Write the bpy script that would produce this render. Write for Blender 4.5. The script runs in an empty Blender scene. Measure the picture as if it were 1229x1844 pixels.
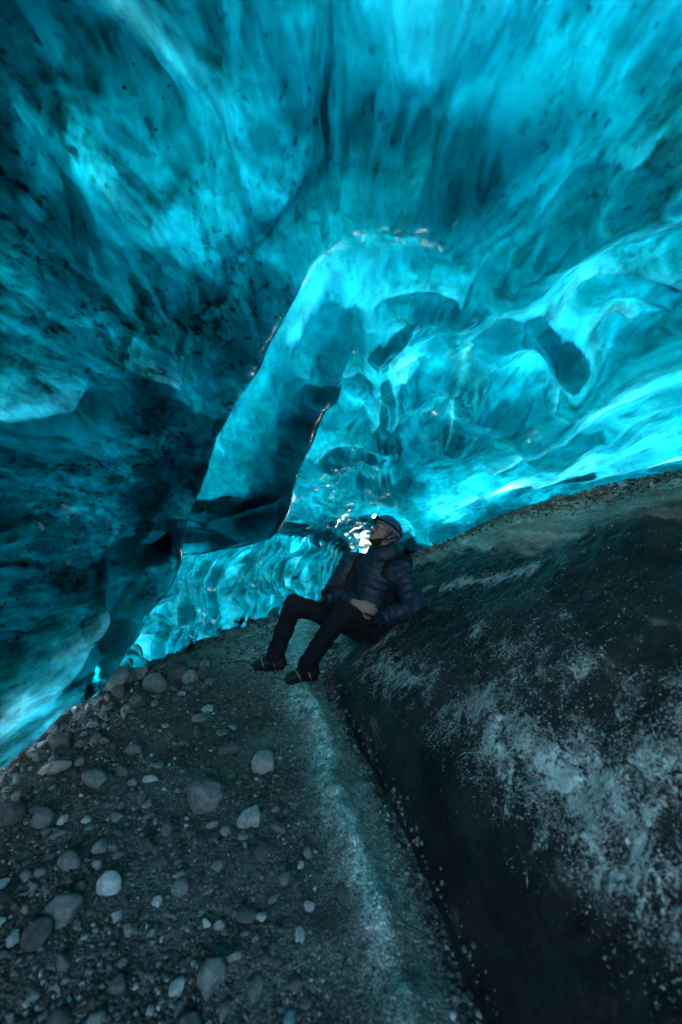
import bpy, math, random
import numpy as np
from mathutils import Vector, Matrix

R = math.radians
random.seed(7)
rng = np.random.default_rng(11)
scene = bpy.context.scene
col = scene.collection

# ------------------------------------------------------------------ camera
CAM_H = 1.3
W, H, F = 1229.0, 1844.0, 768.0          # photograph size and focal length in its pixels
cam = bpy.data.cameras.new('camera')
cam_o = bpy.data.objects.new('camera', cam)
col.objects.link(cam_o)
cam_o.location = (0, 0, CAM_H)
cam_o.rotation_euler = (R(90), 0, 0)
cam.sensor_fit = 'VERTICAL'
cam.sensor_height = 36.0
cam.lens = 15.0
cam.clip_start = 0.02
cam.clip_end = 3000
cam.dof.use_dof = True
cam.dof.focus_distance = 3.6
cam.dof.aperture_fstop = 1.6
scene.camera = cam_o

# ------------------------------------------------------------------ sky and sun
SUN_EL, SUN_AZ = 50.0, 20.0               # azimuth measured from +Y towards +X
world = bpy.data.worlds.new('World')
scene.world = world
world.use_nodes = True
wn = world.node_tree.nodes
wn.clear()
sky = wn.new('ShaderNodeTexSky')
sky.sky_type = 'NISHITA'
sky.sun_disc = False
sky.sun_elevation = R(SUN_EL)
sky.sun_rotation = R(SUN_AZ)
sky.air_density = 1.0
sky.dust_density = 1.2
bg = wn.new('ShaderNodeBackground')
bg.inputs['Strength'].default_value = 0.12
wo = wn.new('ShaderNodeOutputWorld')
world.node_tree.links.new(sky.outputs[0], bg.inputs[0])
world.node_tree.links.new(bg.outputs[0], wo.inputs[0])
sl = bpy.data.lights.new('sun', 'SUN')
sl.energy = 4.0
sl.angle = R(0.6)
sl.color = (1.0, 0.95, 0.88)
so = bpy.data.objects.new('sun', sl)
col.objects.link(so)
sd = Vector((math.sin(R(SUN_AZ)) * math.cos(R(SUN_EL)), math.cos(R(SUN_AZ)) * math.cos(R(SUN_EL)), math.sin(R(SUN_EL))))
so.rotation_euler = sd.to_track_quat('Z', 'Y').to_euler()
so.location = (0, 0, 20)

vs = scene.view_settings
vs.view_transform = 'Standard'
vs.look = 'None'
vs.exposure = 4.6
vs.gamma = 1.0
vs.use_curve_mapping = False
scene.cycles.use_denoising = True
scene.cycles.use_adaptive_sampling = True
scene.cycles.adaptive_threshold = 0.02
scene.cycles.max_bounces = 10
scene.cycles.transmission_bounces = 10
scene.cycles.diffuse_bounces = 4
scene.cycles.glossy_bounces = 4
scene.cycles.volume_bounces = 0
scene.cycles.sample_clamp_indirect = 6.0
scene.cycles.caustics_refractive = True
scene.cycles.caustics_reflective = False
scene.cycles.blur_glossy = 1.0


# ------------------------------------------------------------------ helpers: maths
def at(px, py, y):
    """pixel of the photograph at distance y in front of the camera -> point"""
    return np.array([(px - W / 2) / F * y, y, CAM_H - (py - H / 2) / F * y])


def project(P):
    y = np.maximum(P[..., 1], 1e-3)
    return P[..., 0] / y * F + W / 2, H / 2 - (P[..., 2] - CAM_H) / y * F


_perm = np.random.default_rng(5).permutation(256)
_perm = np.concatenate([_perm, _perm, _perm])
_g = np.random.default_rng(6).normal(size=(256, 3))
_g /= np.linalg.norm(_g, axis=1)[:, None]


def perlin(p):
    p = np.asarray(p, dtype=np.float64)
    i = np.floor(p).astype(np.int64)
    f = p - i
    i &= 255
    u = f * f * f * (f * (f * 6 - 15) + 10)
    out = 0
    for dx in (0, 1):
        wx = u[..., 0] if dx else 1 - u[..., 0]
        for dy in (0, 1):
            wy = u[..., 1] if dy else 1 - u[..., 1]
            for dz in (0, 1):
                wz = u[..., 2] if dz else 1 - u[..., 2]
                h = _perm[_perm[_perm[i[..., 0] + dx] + i[..., 1] + dy] + i[..., 2] + dz]
                g = _g[h]
                d = g[..., 0] * (f[..., 0] - dx) + g[..., 1] * (f[..., 1] - dy) + g[..., 2] * (f[..., 2] - dz)
                out = out + wx * wy * wz * d
    return out * 1.5


def fbm(p, octaves=4, gain=0.5, lac=2.03):
    a, s, t = 1.0, 0.0, 0.0
    p = np.array(p, dtype=np.float64)
    for k in range(octaves):
        s = s + a * perlin(p + 17.3 * k)
        t += a
        a *= gain
        p = p * lac
    return s / t


def warp(p, amt, freq):
    q = p * freq
    return p + amt * np.stack([fbm(q + 3.1, 2), fbm(q + 9.7, 2), fbm(q + 23.9, 2)], -1)


def ridged(p, octaves=3):
    a, s, t = 1.0, 0.0, 0.0
    for k in range(octaves):
        s = s + a * (1 - np.abs(perlin(p + 31.7 * k)) * 2)
        t += a
        a *= 0.5
        p = p * 2.1
    return s / t


def sstep(a, b, x):
    t = np.clip((x - a) / (b - a), 0, 1)
    return t * t * (3 - 2 * t)


def catmull(C, n):
    """C (k, ...) control values -> n samples of a Catmull-Rom curve through them"""
    C = np.asarray(C, dtype=np.float64)
    k = len(C)
    t = np.linspace(0, k - 1, n)
    i = np.minimum(t.astype(int), k - 2)
    f = (t - i).reshape((-1,) + (1,) * (C.ndim - 1))
    E = np.concatenate([2 * C[:1] - C[1:2], C, 2 * C[-1:] - C[-2:-1]])
    a, b, c, d = E[i], E[i + 1], E[i + 2], E[i + 3]
    return 0.5 * (2 * b + (c - a) * f + (2 * a - 5 * b + 4 * c - d) * f ** 2 + (3 * b - a - 3 * c + d) * f ** 3)


def loft(rows, nv, nu):
    """rows: list (along the cave) of lists of points (across) -> grid (nv, nu, 3)"""
    rows = np.array([catmull(r, nu) for r in rows])
    return catmull(rows, nv)


def grid_normals(P):
    du = np.gradient(P, axis=1)
    dv = np.gradient(P, axis=0)
    n = np.cross(du, dv)
    n /= np.linalg.norm(n, axis=-1)[..., None] + 1e-12
    return n


def seg_dist(P, a, b):
    a, b = np.asarray(a), np.asarray(b)
    ab = b - a
    t = np.clip(((P - a) @ ab) / max(ab @ ab, 1e-9), 0, 1)
    return np.linalg.norm(P - a - t[..., None] * ab, axis=-1)


def pix_on(P, px, py):
    """point of the surface grid P that shows at this pixel"""
    x, y = project(P)
    d = (x - px) ** 2 + (y - py) ** 2 + np.where(P[..., 1] < 0.3, 1e9, 0)
    return P.reshape(-1, 3)[np.argmin(d)]


# ------------------------------------------------------------------ helpers: objects
def mesh_from(name, verts, faces, smooth=True):
    me = bpy.data.meshes.new(name)
    verts = np.asarray(verts, dtype=np.float32)
    if isinstance(faces, np.ndarray):
        k = faces.shape[1]
        me.vertices.add(len(verts))
        me.vertices.foreach_set('co', verts.ravel())
        me.loops.add(faces.size)
        me.loops.foreach_set('vertex_index', faces.astype(np.int32).ravel())
        me.polygons.add(len(faces))
        me.polygons.foreach_set('loop_start', np.arange(0, faces.size, k, dtype=np.int32))
        me.update(calc_edges=True)
        me.validate()
    else:
        me.from_pydata([tuple(v) for v in verts], [], faces)
    if smooth:
        me.polygons.foreach_set('use_smooth', np.ones(len(me.polygons), dtype=bool))
    return me


def obj(name, me, mat=None, parent=None, loc=None):
    o = bpy.data.objects.new(name, me)
    col.objects.link(o)
    if mat is not None and me is not None and len(me.materials) == 0:
        me.materials.append(mat)
    if parent is not None:
        o.parent = parent
    if loc is not None:
        o.location = loc
    return o


def tag(o, label=None, cat=None, group=None, kind=None):
    if label:
        o['label'] = label
    if cat:
        o['category'] = cat
    if group:
        o['group'] = group
    if kind:
        o['kind'] = kind
    return o


def grid_faces(nv, nu, off=0, flip=False):
    i = np.arange(nv * nu).reshape(nv, nu) + off
    q = np.stack([i[:-1, :-1], i[:-1, 1:], i[1:, 1:], i[1:, :-1]], -1).reshape(-1, 4)
    return q[:, ::-1] if flip else q


def set_attr(me, name, vals):
    a = me.attributes.new(name, 'FLOAT', 'POINT')
    a.data.foreach_set('value', np.asarray(vals, dtype=np.float32).ravel())


# ------------------------------------------------------------------ materials
class NT:
    def __init__(self, name):
        self.m = bpy.data.materials.new(name)
        self.m.use_nodes = True
        self.t = self.m.node_tree
        self.t.nodes.clear()
        self.out = self.t.nodes.new('ShaderNodeOutputMaterial')

    def n(self, typ, ins=None, **kw):
        nd = self.t.nodes.new('ShaderNode' + typ)
        for k, v in kw.items():
            setattr(nd, k, v)
        for k, v in (ins or {}).items():
            s = nd.inputs[k]
            if isinstance(v, bpy.types.NodeSocket):
                self.t.links.new(v, s)
            else:
                s.default_value = v
        return nd

    def ramp(self, fac, stops, interp='LINEAR'):
        nd = self.n('ValToRGB', {'Fac': fac})
        cr = nd.color_ramp
        cr.interpolation = interp
        while len(cr.elements) < len(stops):
            cr.elements.new(0.5)
        for e, (p, c) in zip(cr.elements, stops):
            e.position = p
            e.color = (c, c, c, 1) if not isinstance(c, tuple) else (*c, 1)
        return nd.outputs['Color']

    def noise(self, vec, scale, detail=4, rough=0.55, dist=0.0):
        return self.n('TexNoise', {'Vector': vec, 'Scale': scale, 'Detail': detail, 'Roughness': rough, 'Distortion': dist}).outputs[0]

    def coords(self, scale=(1, 1, 1), rot=(0, 0, 0)):
        tc = self.n('TexCoord').outputs['Object']
        return self.n('Mapping', {'Vector': tc, 'Scale': scale, 'Rotation': rot}).outputs[0]

    def math(self, op, a, b=0.5, c=0.5):
        nd = self.n('Math', operation=op)
        for k, v in enumerate((a, b, c)):
            if isinstance(v, bpy.types.NodeSocket):
                self.t.links.new(v, nd.inputs[k])
            else:
                nd.inputs[k].default_value = v
        return nd.outputs[0]

    def mix(self, fac, a, b, blend='MIX'):
        nd = self.n('MixRGB', {'Fac': fac, 'Color1': a, 'Color2': b}, blend_type=blend)
        return nd.outputs[0]

    def bump(self, h, strength, dist=0.02, normal=None):
        ins = {'Height': h, 'Strength': strength, 'Distance': dist}
        if normal is not None:
            ins['Normal'] = normal
        return self.n('Bump', ins).outputs[0]

    def surf(self, s, vol=None):
        self.t.links.new(s, self.out.inputs['Surface'])
        if vol is not None:
            self.t.links.new(vol, self.out.inputs['Volume'])
        return self.m


def principled(t, color, rough=0.7, normal=None, spec=0.3, metal=0.0, **kw):
    ins = {'Base Color': color, 'Roughness': rough, 'Specular IOR Level': spec, 'Metallic': metal}
    if normal is not None:
        ins['Normal'] = normal
    ins.update(kw)
    return t.n('BsdfPrincipled', ins).outputs[0]


ICE_DENSITY = 33.0


def ice_volume(t):
    return t.n('VolumeAbsorption', {'Color': (0.26, 0.870, 0.880, 1), 'Density': ICE_DENSITY}).outputs[0]


def ice_skin(name, stretch, bump1, bump2, rough, film=False):
    t = NT(name)
    v = t.coords(stretch)
    v2 = t.coords((1, 0.7, 1))
    n1 = t.noise(v, 4.0, 4, 0.5, 0.8)
    n2 = t.noise(v2, 22.0, 5, 0.6, 0.6)
    h = t.math('ADD', t.math('MULTIPLY', n1, bump1), t.math('MULTIPLY', n2, bump2))
    nb = t.bump(h, 1.0, 0.1)
    if rough is None:                              # cloudiness of the ice differs from place to place
        rough = t.n('Attribute', attribute_name='cloudy').outputs['Fac']
    tint = (1, 1, 1, 1)
    if film:                                       # thin film of silt and air bubbles just under the face
        k = t.n('Attribute', attribute_name='dirty').outputs['Fac']
        vf = t.coords((1, 0.30, 1))
        m1 = t.noise(vf, 7.0, 8, 0.72, 0.9)
        m2 = t.noise(t.coords((1, 0.16, 1)), 30.0, 5, 0.7, 0.5)
        m = t.math('ADD', t.math('MULTIPLY', m1, 0.66), t.math('MULTIPLY', m2, 0.34))
        sp = t.noise(t.coords((1, 0.6, 1)), 38.0, 4, 0.65, 0.3)
        speck = t.ramp(t.math('ADD', sp, t.math('MULTIPLY', t.math('SUBTRACT', m1, 0.5), 0.5)), [(0.34, 0.12), (0.43, 1.0)])
        tint = t.mix(k, (1, 1, 1, 1), t.ramp(m, [(0.38, (.10, .11, .12)), (0.50, (.55, .56, .57)), (0.60, (1, 1, 1))]))
        tint = t.mix(k, tint, t.mix(1.0, tint, speck, 'MULTIPLY'))
    g = t.n('BsdfGlass', {'Color': tint, 'Roughness': rough, 'IOR': 1.31, 'Normal': nb}).outputs[0]
    return t.surf(g, ice_volume(t))


def ice_crust(name, stretch, scale, lo, contrast=(0.40, 0.58), clean=False):
    """outer weathered face of the ice: bubbly ice with streaks of silt"""
    t = NT(name)
    v = t.coords(stretch)
    n1 = t.noise(v, scale, 7, 0.62, 1.5)
    n2 = t.noise(v, scale * 4.5, 4, 0.6, 0.6)
    vf = t.coords((stretch[0], stretch[1] * .5, stretch[2]))
    n3 = t.noise(vf, scale * 5.0, 5, 0.65, 0.8)
    f = t.math('ADD', t.math('MULTIPLY', n1, 0.5), t.math('MULTIPLY', n2, 0.18))
    f = t.math('ADD', f, t.math('MULTIPLY', n3, 0.32))
    c = t.ramp(f, [(contrast[0], (lo, lo, lo)), (contrast[1], (0.92, 0.92, 0.92))])
    if clean:
        k = t.n('Attribute', attribute_name='clean').outputs['Fac']
        c = t.mix(k, c, (.72, .72, .72, 1))
    tr = t.n('BsdfTranslucent', {'Color': c}).outputs[0]
    df = t.n('BsdfDiffuse', {'Color': c}).outputs[0]
    s = t.n('MixShader', {0: 0.2, 1: tr, 2: df}).outputs[0]
    return t.surf(s, ice_volume(t))


M = {}
M['skin_ceiling'] = ice_skin('clear_ice_ceiling', (1.0, 0.28, 1.0), 0.15, 0.016, None, film=True)
M['skin_wall'] = ice_skin('clear_ice_wall', (1.0, 0.5, 1.0), 0.16, 0.02, 0.10)
M['skin_scallop'] = ice_skin('clear_ice_scallop', (1.0, 1.0, 0.6), 0.025, 0.002, 0.02)
M['crust_ceiling'] = ice_crust('bubbly_ice_ceiling', (1.0, 0.25, 1.0), 3.4, 0.07, clean=True)
M['crust_wall'] = ice_crust('bubbly_ice_wall', (1.0, 0.45, 1.0), 3.6, 0.05)
M['crust_scallop'] = ice_crust('bubbly_ice_scallop', (1.0, 1.0, 1.0), 2.0, 0.40)


# ------------------------------------------------------------------ ice bodies
def ice_body(name, P, disp, thick, skin, crust, edge=(0.1, 0.1, 0.1, 0.1), orient=(0.25, None, 0.7), taper=(5, 5, 5, 5), Pout=None):
    """closed body: inner face P + n*disp, outer face P - n*thick, borders joined.
    edge: rounding width at v0, v1, u0, u1 (0 = none)"""
    nv, nu = P.shape[:2]
    N = grid_normals(P)
    c = P.copy()
    c[..., 0] = orient[0]
    c[..., 2] = orient[2]
    s = np.sign(np.sum(N * (c - P)))
    N = N * s
    lv = np.concatenate([np.zeros((1, nu)), np.cumsum(np.linalg.norm(np.diff(P, axis=0), axis=-1), 0)])
    lu = np.concatenate([np.zeros((nv, 1)), np.cumsum(np.linalg.norm(np.diff(P, axis=1), axis=-1), 1)], 1)
    tap = np.ones((nv, nu))
    drop = np.zeros((nv, nu))
    for d, w, tp in ((lv, edge[0], taper[0]), (lv[-1:] - lv, edge[1], taper[1]), (lu, edge[2], taper[2]), (lu[:, -1:] - lu, edge[3], taper[3])):
        if w > 0:
            x = np.clip(1 - d / w, 0, 1)
            drop += w * 0.9 * (1 - np.sqrt(np.maximum(1 - x * x, 0)))
            tap *= np.clip(d / (w * tp), 0, 1) ** 0.8
    inner = P + N * (disp - drop)[..., None]
    thick = thick * .5
    th = 0.03 + (np.maximum(thick, 0.022) - 0.03) * tap
    if Pout is None:
        outer = P - N * (th + drop)[..., None]
    else:
        No = grid_normals(Pout) * s
        outer = Pout - No * (th + drop + .05 * tap - .40 * disp * tap)[..., None]
    verts = np.concatenate([inner.reshape(-1, 3), outer.reshape(-1, 3)])
    n = nv * nu
    flip = s > 0
    fi = grid_faces(nv, nu, 0, not flip)
    fo = grid_faces(nv, nu, n, flip)
    idx = np.arange(n).reshape(nv, nu)
    b = np.concatenate([idx[0, :-1], idx[:-1, -1], idx[-1, :0:-1], idx[:0:-1, 0]])
    b2 = np.roll(b, -1)
    fs = np.stack([b, b2, b2 + n, b + n], -1)
    if not flip:
        fs = fs[:, ::-1]
    faces = np.concatenate([fi, fs, fo])
    me = mesh_from(name, verts, faces)
    me.materials.append(skin)
    me.materials.append(crust)
    mi = np.zeros(len(me.polygons), dtype=np.int32)
    mi[len(fi) + len(fs):] = 1
    me.polygons.foreach_set('material_index', mi)
    o = obj(name, me)
    return o, inner, N


def blobs(P, base, items):
    """items: (list of pixels, radius, value, weight) pulls the field towards value near them"""
    f = np.array(base, dtype=np.float64)
    for pts, r, val in items:
        q = [pix_on(P, *p) for p in pts]
        d = np.full(P.shape[:2], 1e9)
        if len(q) == 1:
            d = np.linalg.norm(P - q[0], axis=-1)
        for a, b in zip(q[:-1], q[1:]):
            d = np.minimum(d, seg_dist(P, a, b))
        w = np.exp(-(d / r) ** 2)
        f = f * (1 - w) + val * w
    return f


def bumps(P, items):
    f = np.zeros(P.shape[:2])
    for pts, r, amp in items:
        q = [pix_on(P, *p) for p in pts]
        d = np.linalg.norm(P - q[0], axis=-1)
        for a, b in zip(q[:-1], q[1:]):
            d = np.minimum(d, seg_dist(P, a, b))
        f += amp * np.exp(-(d / r) ** 2)
    return f


# ---- the roof of the cave: one sheet of ice from the rubble on the left over the crown to the bank on the right;
# on its left it folds twice, into the near overhang and the hanging curtain behind it
RIGHT_Y = [-4, -2, 0, 1.2, 2, 2.8, 3.5, 4.3, 5, 6, 7.5]
RIGHT = np.array([
    [(.45, 2.48), (1.0, 2.28), (1.6, 2.0), (2.25, 1.68), (3.3, 1.4)],
    [(.45, 2.48), (1.0, 2.28), (1.6, 2.0), (2.25, 1.68), (3.3, 1.4)],
    [(.45, 2.48), (1.0, 2.28), (1.6, 2.0), (2.25, 1.68), (3.3, 1.38)],
    [(.45, 2.40), (.95, 2.22), (1.5, 1.97), (2.18, 1.65), (3.2, 1.35)],
    [(.40, 2.24), (.85, 2.11), (1.4, 1.88), (2.08, 1.60), (3.1, 1.3)],
    [(.48, 1.98), (.85, 1.90), (1.3, 1.73), (1.95, 1.52), (3.0, 1.22)],
    [(.42, 1.75), (.82, 1.68), (1.3, 1.56), (1.82, 1.42), (2.9, 1.05)],
    [(.45, 1.46), (.8, 1.39), (1.15, 1.28), (1.50, 1.17), (2.6, .75)],
    [(.38, 1.20), (.5, 1.12), (.68, .98), (.87, .80), (2.0, .40)],
    [(.48, .96), (.6, .91), (.75, .80), (.92, .68), (1.8, .30)],
    [(.72, .66), (.85, .64), (1.0, .60), (1.15, .56), (2.0, .25)]])


def right(y):
    return [(float(np.interp(y, RIGHT_Y, RIGHT[:, k, 0])), y, float(np.interp(y, RIGHT_Y, RIGHT[:, k, 1]))) for k in range(5)]


LEFT = [
    (-2.5, [(-1.9, -2.5, -.05), (-1.95, -2.5, .8), (-1.65, -2.5, 1.5), (-1.15, -2.5, 2.05), (-.55, -2.5, 2.35), (0, -2.5, 2.5)]),
    (-1.3, [(-1.85, -1.3, -.04), (-1.95, -1.3, .75), (-1.65, -1.3, 1.48), (-1.15, -1.3, 2.05), (-.55, -1.3, 2.35), (0, -1.3, 2.5)]),
    (0, [(-1.75, 0, 0), (-1.95, 0, .7), (-1.65, 0, 1.45), (-1.15, 0, 2.05), (-.55, 0, 2.35), (0, 0, 2.5)]),
    (.75, [(-1.62, 1.6, .06), (-1.75, 1.5, .75), (-1.5, 1.5, 1.45), (-1.05, 1.3, 2.0), (-.5, 1.0, 2.3), (0, .75, 2.44)]),
    (1.2, [(-1.64, 2.5, .08), (-1.5, 2.5, .76), (-1.28, 2.45, 1.36), (-.95, 2.15, 1.8), (-.43, 1.6, 2.17), (0, 1.2, 2.36)]),
    (1.5, [(-1.72, 3.0, .06), (-1.27, 3.1, .78), (-1.09, 3.0, 1.27), (-.86, 2.7, 1.62), (-.37, 2.0, 2.03), (0, 1.5, 2.29)]),      # lip
    (1.58, [(-1.86, 3.05, .12), (-1.45, 3.16, .86), (-1.24, 3.08, 1.39), (-.97, 2.80, 1.77), (-.41, 2.10, 2.14), (0, 1.6, 2.30)]),
    (1.66, [(-1.85, 3.02, .5), (-1.52, 3.12, 1.02), (-1.24, 3.08, 1.46), (-.94, 2.86, 1.79), (-.38, 2.20, 2.14), (.02, 1.70, 2.29)]),
    (1.9, [(-1.6, 3.2, .92), (-1.25, 3.30, 1.1), (-.95, 3.15, 1.42), (-.60, 2.85, 1.76), (-.21, 2.35, 2.07), (.06, 1.9, 2.25)]),
    (2.25, [(-1.40, 3.42, .96), (-1.0, 3.56, 1.0), (-.54, 3.6, 1.13), (-.30, 3.15, 1.62), (-.05, 2.62, 2.0), (.10, 2.25, 2.17)]),   # curtain edge
    (2.40, [(-1.42, 3.50, 1.08), (-1.0, 3.66, 1.18), (-.58, 3.74, 1.36), (-.34, 3.28, 1.80), (-.06, 2.80, 2.12), (.11, 2.40, 2.15)]),
    (2.60, [(-1.38, 3.56, 1.20), (-1.0, 3.70, 1.32), (-.60, 3.78, 1.50), (-.34, 3.42, 1.82), (-.04, 2.98, 2.07), (.13, 2.60, 2.09)]),
    (3.1, [(-1.25, 3.85, 1.2), (-.95, 3.95, 1.28), (-.55, 3.97, 1.42), (-.25, 3.72, 1.62), (0, 3.35, 1.82), (.18, 3.05, 1.92)]),
    (4.0, [(-1.05, 4.4, 1.16), (-.8, 4.4, 1.25), (-.5, 4.4, 1.34), (-.2, 4.3, 1.42), (.05, 4.15, 1.50), (.25, 4.0, 1.56)]),
    (5.0, [(-.80, 5, 1.12), (-.55, 5, 1.15), (-.30, 5, 1.18), (-.05, 5, 1.22), (.12, 5, 1.24), (.26, 5, 1.23)]),
    (6.0, [(-.50, 6, .96), (-.3, 6, .97), (-.1, 6, .98), (.1, 6, 1.0), (.25, 6, 1.0), (.37, 6, .99)]),
    (7.5, [(-.20, 7.5, .62), (-.02, 7.5, .62), (.15, 7.5, .62), (.33, 7.5, .63), (.5, 7.5, .64), (.62, 7.5, .65)])]
NU = 400
ctrl = np.array([catmull(l_ + right(y_), NU) for y_, l_ in LEFT])          # (rows, NU, 3)
hh = np.linalg.norm(np.diff(ctrl[:, 40:200:10], axis=0), axis=-1).mean(1)
tk = np.concatenate([[0], np.cumsum(hh)])
mm = np.zeros_like(ctrl)
dd = np.diff(ctrl, axis=0) / hh[:, None, None]
mm[0], mm[-1] = dd[0], dd[-1]
for k in range(1, len(ctrl) - 1):
    mm[k] = (dd[k - 1] * hh[k] + dd[k] * hh[k - 1]) / (hh[k - 1] + hh[k])
rows_, vt = [], []
cnts = [12, 20, 60, 90, 70, 22, 22, 40, 50, 18, 20, 44, 60, 50, 40, 30]
for k, c_ in enumerate(cnts):
    f = (np.arange(c_) / c_)[:, None, None]
    h_ = hh[k]
    rows_.append((2 * f ** 3 - 3 * f ** 2 + 1) * ctrl[k] + (f ** 3 - 2 * f ** 2 + f) * h_ * mm[k] + (-2 * f ** 3 + 3 * f ** 2) * ctrl[k + 1] + (f ** 3 - f ** 2) * h_ * mm[k + 1])
    vt.append(k + np.arange(c_) / c_)
rows_.append(ctrl[-1:])
vt.append([len(cnts)])
Pc = np.concatenate(rows_)
vt = np.concatenate(vt)[:, None] * np.ones((1, NU))                        # row index: lip = 5, curtain edge = 9
ut = np.linspace(0, 1, NU)[None, :] * np.ones((len(Pc), 1))
m_left = sstep(.56, .42, ut) * sstep(5.6, 4.6, vt)
m_fin = sstep(.60, .48, ut) * sstep(5.2, 6.5, vt) * sstep(11.5, 10, vt)
m_main = np.clip(1 - m_left - m_fin, 0, 1)

q = Pc * np.array([1, .42, 1.2])
d_main = .13 * fbm(warp(q, .55, .9) * 1.3, 3) + .07 * (ridged(warp(q, .5, 1.6) * 1.7, 2) - .3) + .012 * fbm(q * 9, 2)
q2 = Pc * np.array([1, .6, 1.1])
d_left = .12 * fbm(warp(q2, .5, 1.0) * 1.2, 3) + .03 * fbm(q2 * 4.5, 3)
d_fin = .03 * fbm(warp(q2, .4, 1.5) * 2.0, 3) + .008 * fbm(Pc * np.array([9, 2.5, 3]), 2)
d_main *= sstep(7.5, 6.8, Pc[..., 1]) * .6 + .4
fold = np.exp(-((vt - 6.2) / 1.3) ** 2) + np.exp(-((vt - 10.2) / 1.3) ** 2)
disp = (m_main * d_main + m_left * d_left + m_fin * d_fin) * (1 - .8 * np.clip(fold, 0, 1) * sstep(.6, .45, ut))
disp += .6 * bumps(Pc, [
    ([(935, 690)], .26, -.22), ([(820, 800), (850, 700), (900, 640)], .10, .12), ([(1000, 640), (1030, 720), (960, 800)], .09, .10),
    ([(640, 740)], .16, -.12), ([(600, 840), (690, 815)], .06, .08), ([(700, 720), (700, 800)], .06, .10),
    ([(640, 860)], .14, -.08), ([(760, 570), (690, 620)], .10, .10), ([(740, 690)], .14, -.10),
    ([(1229, 330), (1090, 355), (1000, 440), (850, 560)], .10, .12), ([(1229, 400), (1050, 500), (940, 600)], .08, -.10),
    ([(1229, 690), (1080, 770), (960, 830), (870, 880)], .07, .10), ([(1229, 760), (1060, 830)], .07, -.07),
    ([(920, 240), (830, 330)], .16, .12), ([(1229, 180), (1000, 230), (850, 300)], .10, .08),
    ([(1150, 560), (1229, 540)], .18, -.10), ([(1060, 630)], .10, .09),
    ([(60, 740), (250, 720)], .22, .10), ([(120, 900), (300, 900)], .16, -.14), ([(80, 1230), (200, 1150)], .14, .08),
    ([(130, 220)], .2, -.12), ([(320, 780)], .10, -.08), ([(240, 1060)], .2, -.06),
    ([(600, 20), (600, 250), (618, 400)], .06, -.10)])
qs = Pc * np.array([1, .16, 1])


def arc(cx, cy, rx, ry, a0, a1, n_=7, tilt=0.0):
    out_ = []
    for a_ in np.linspace(R(a0), R(a1), n_):
        x_, y_ = rx * math.cos(a_), -ry * math.sin(a_)
        out_.append((cx + x_ * math.cos(tilt) - y_ * math.sin(tilt), cy + x_ * math.sin(tilt) + y_ * math.cos(tilt)))
    return out_


# scooped hollows: a thick dark middle inside a thin bright rim
HOLLOW = [(935, 695, 105, 110, -40, 200), (640, 745, 65, 60, -60, 150), (640, 860, 60, 45, -30, 170), (750, 590, 80, 50, 0, 200),
          (1130, 590, 120, 60, 20, 190), (740, 660, 60, 60, 100, 260), (1080, 640, 50, 40, 40, 200)]
for cx, cy, rx, ry, a0, a1 in HOLLOW:
    disp += bumps(Pc, [([(cx, cy)], .0018 * rx, -.06), (arc(cx, cy, rx, ry, a0, a1), .08, .035)])
t_main = .54 * (1 + .55 * fbm(warp(q, .7, .9) * 1.5, 3) + .55 * fbm(warp(qs, .25, 1.2) * 4.5, 3))
t_left = .72 * (1 + .5 * fbm(warp(q2, .35, 1.6) * 3.0, 5) + .5 * fbm(warp(qs, .2, 1.5) * 6, 4))
t_fin = .46 * (1 + .35 * fbm(warp(q2, .4, 2) * 2, 3) + .5 * fbm(warp(qs, .2, 1.5) * 5, 3))
t_main *= 1 + .45 * sstep(1.9, 1.0, Pc[..., 1])
thick = m_main * t_main + m_left * t_left + m_fin * t_fin
thick *= 1 - .45 * sstep(.2, -.6, Pc[..., 1]) * sstep(1.6, 2.2, Pc[..., 2])      # unseen roof behind the camera, thinned to let light onto the floor
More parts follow.
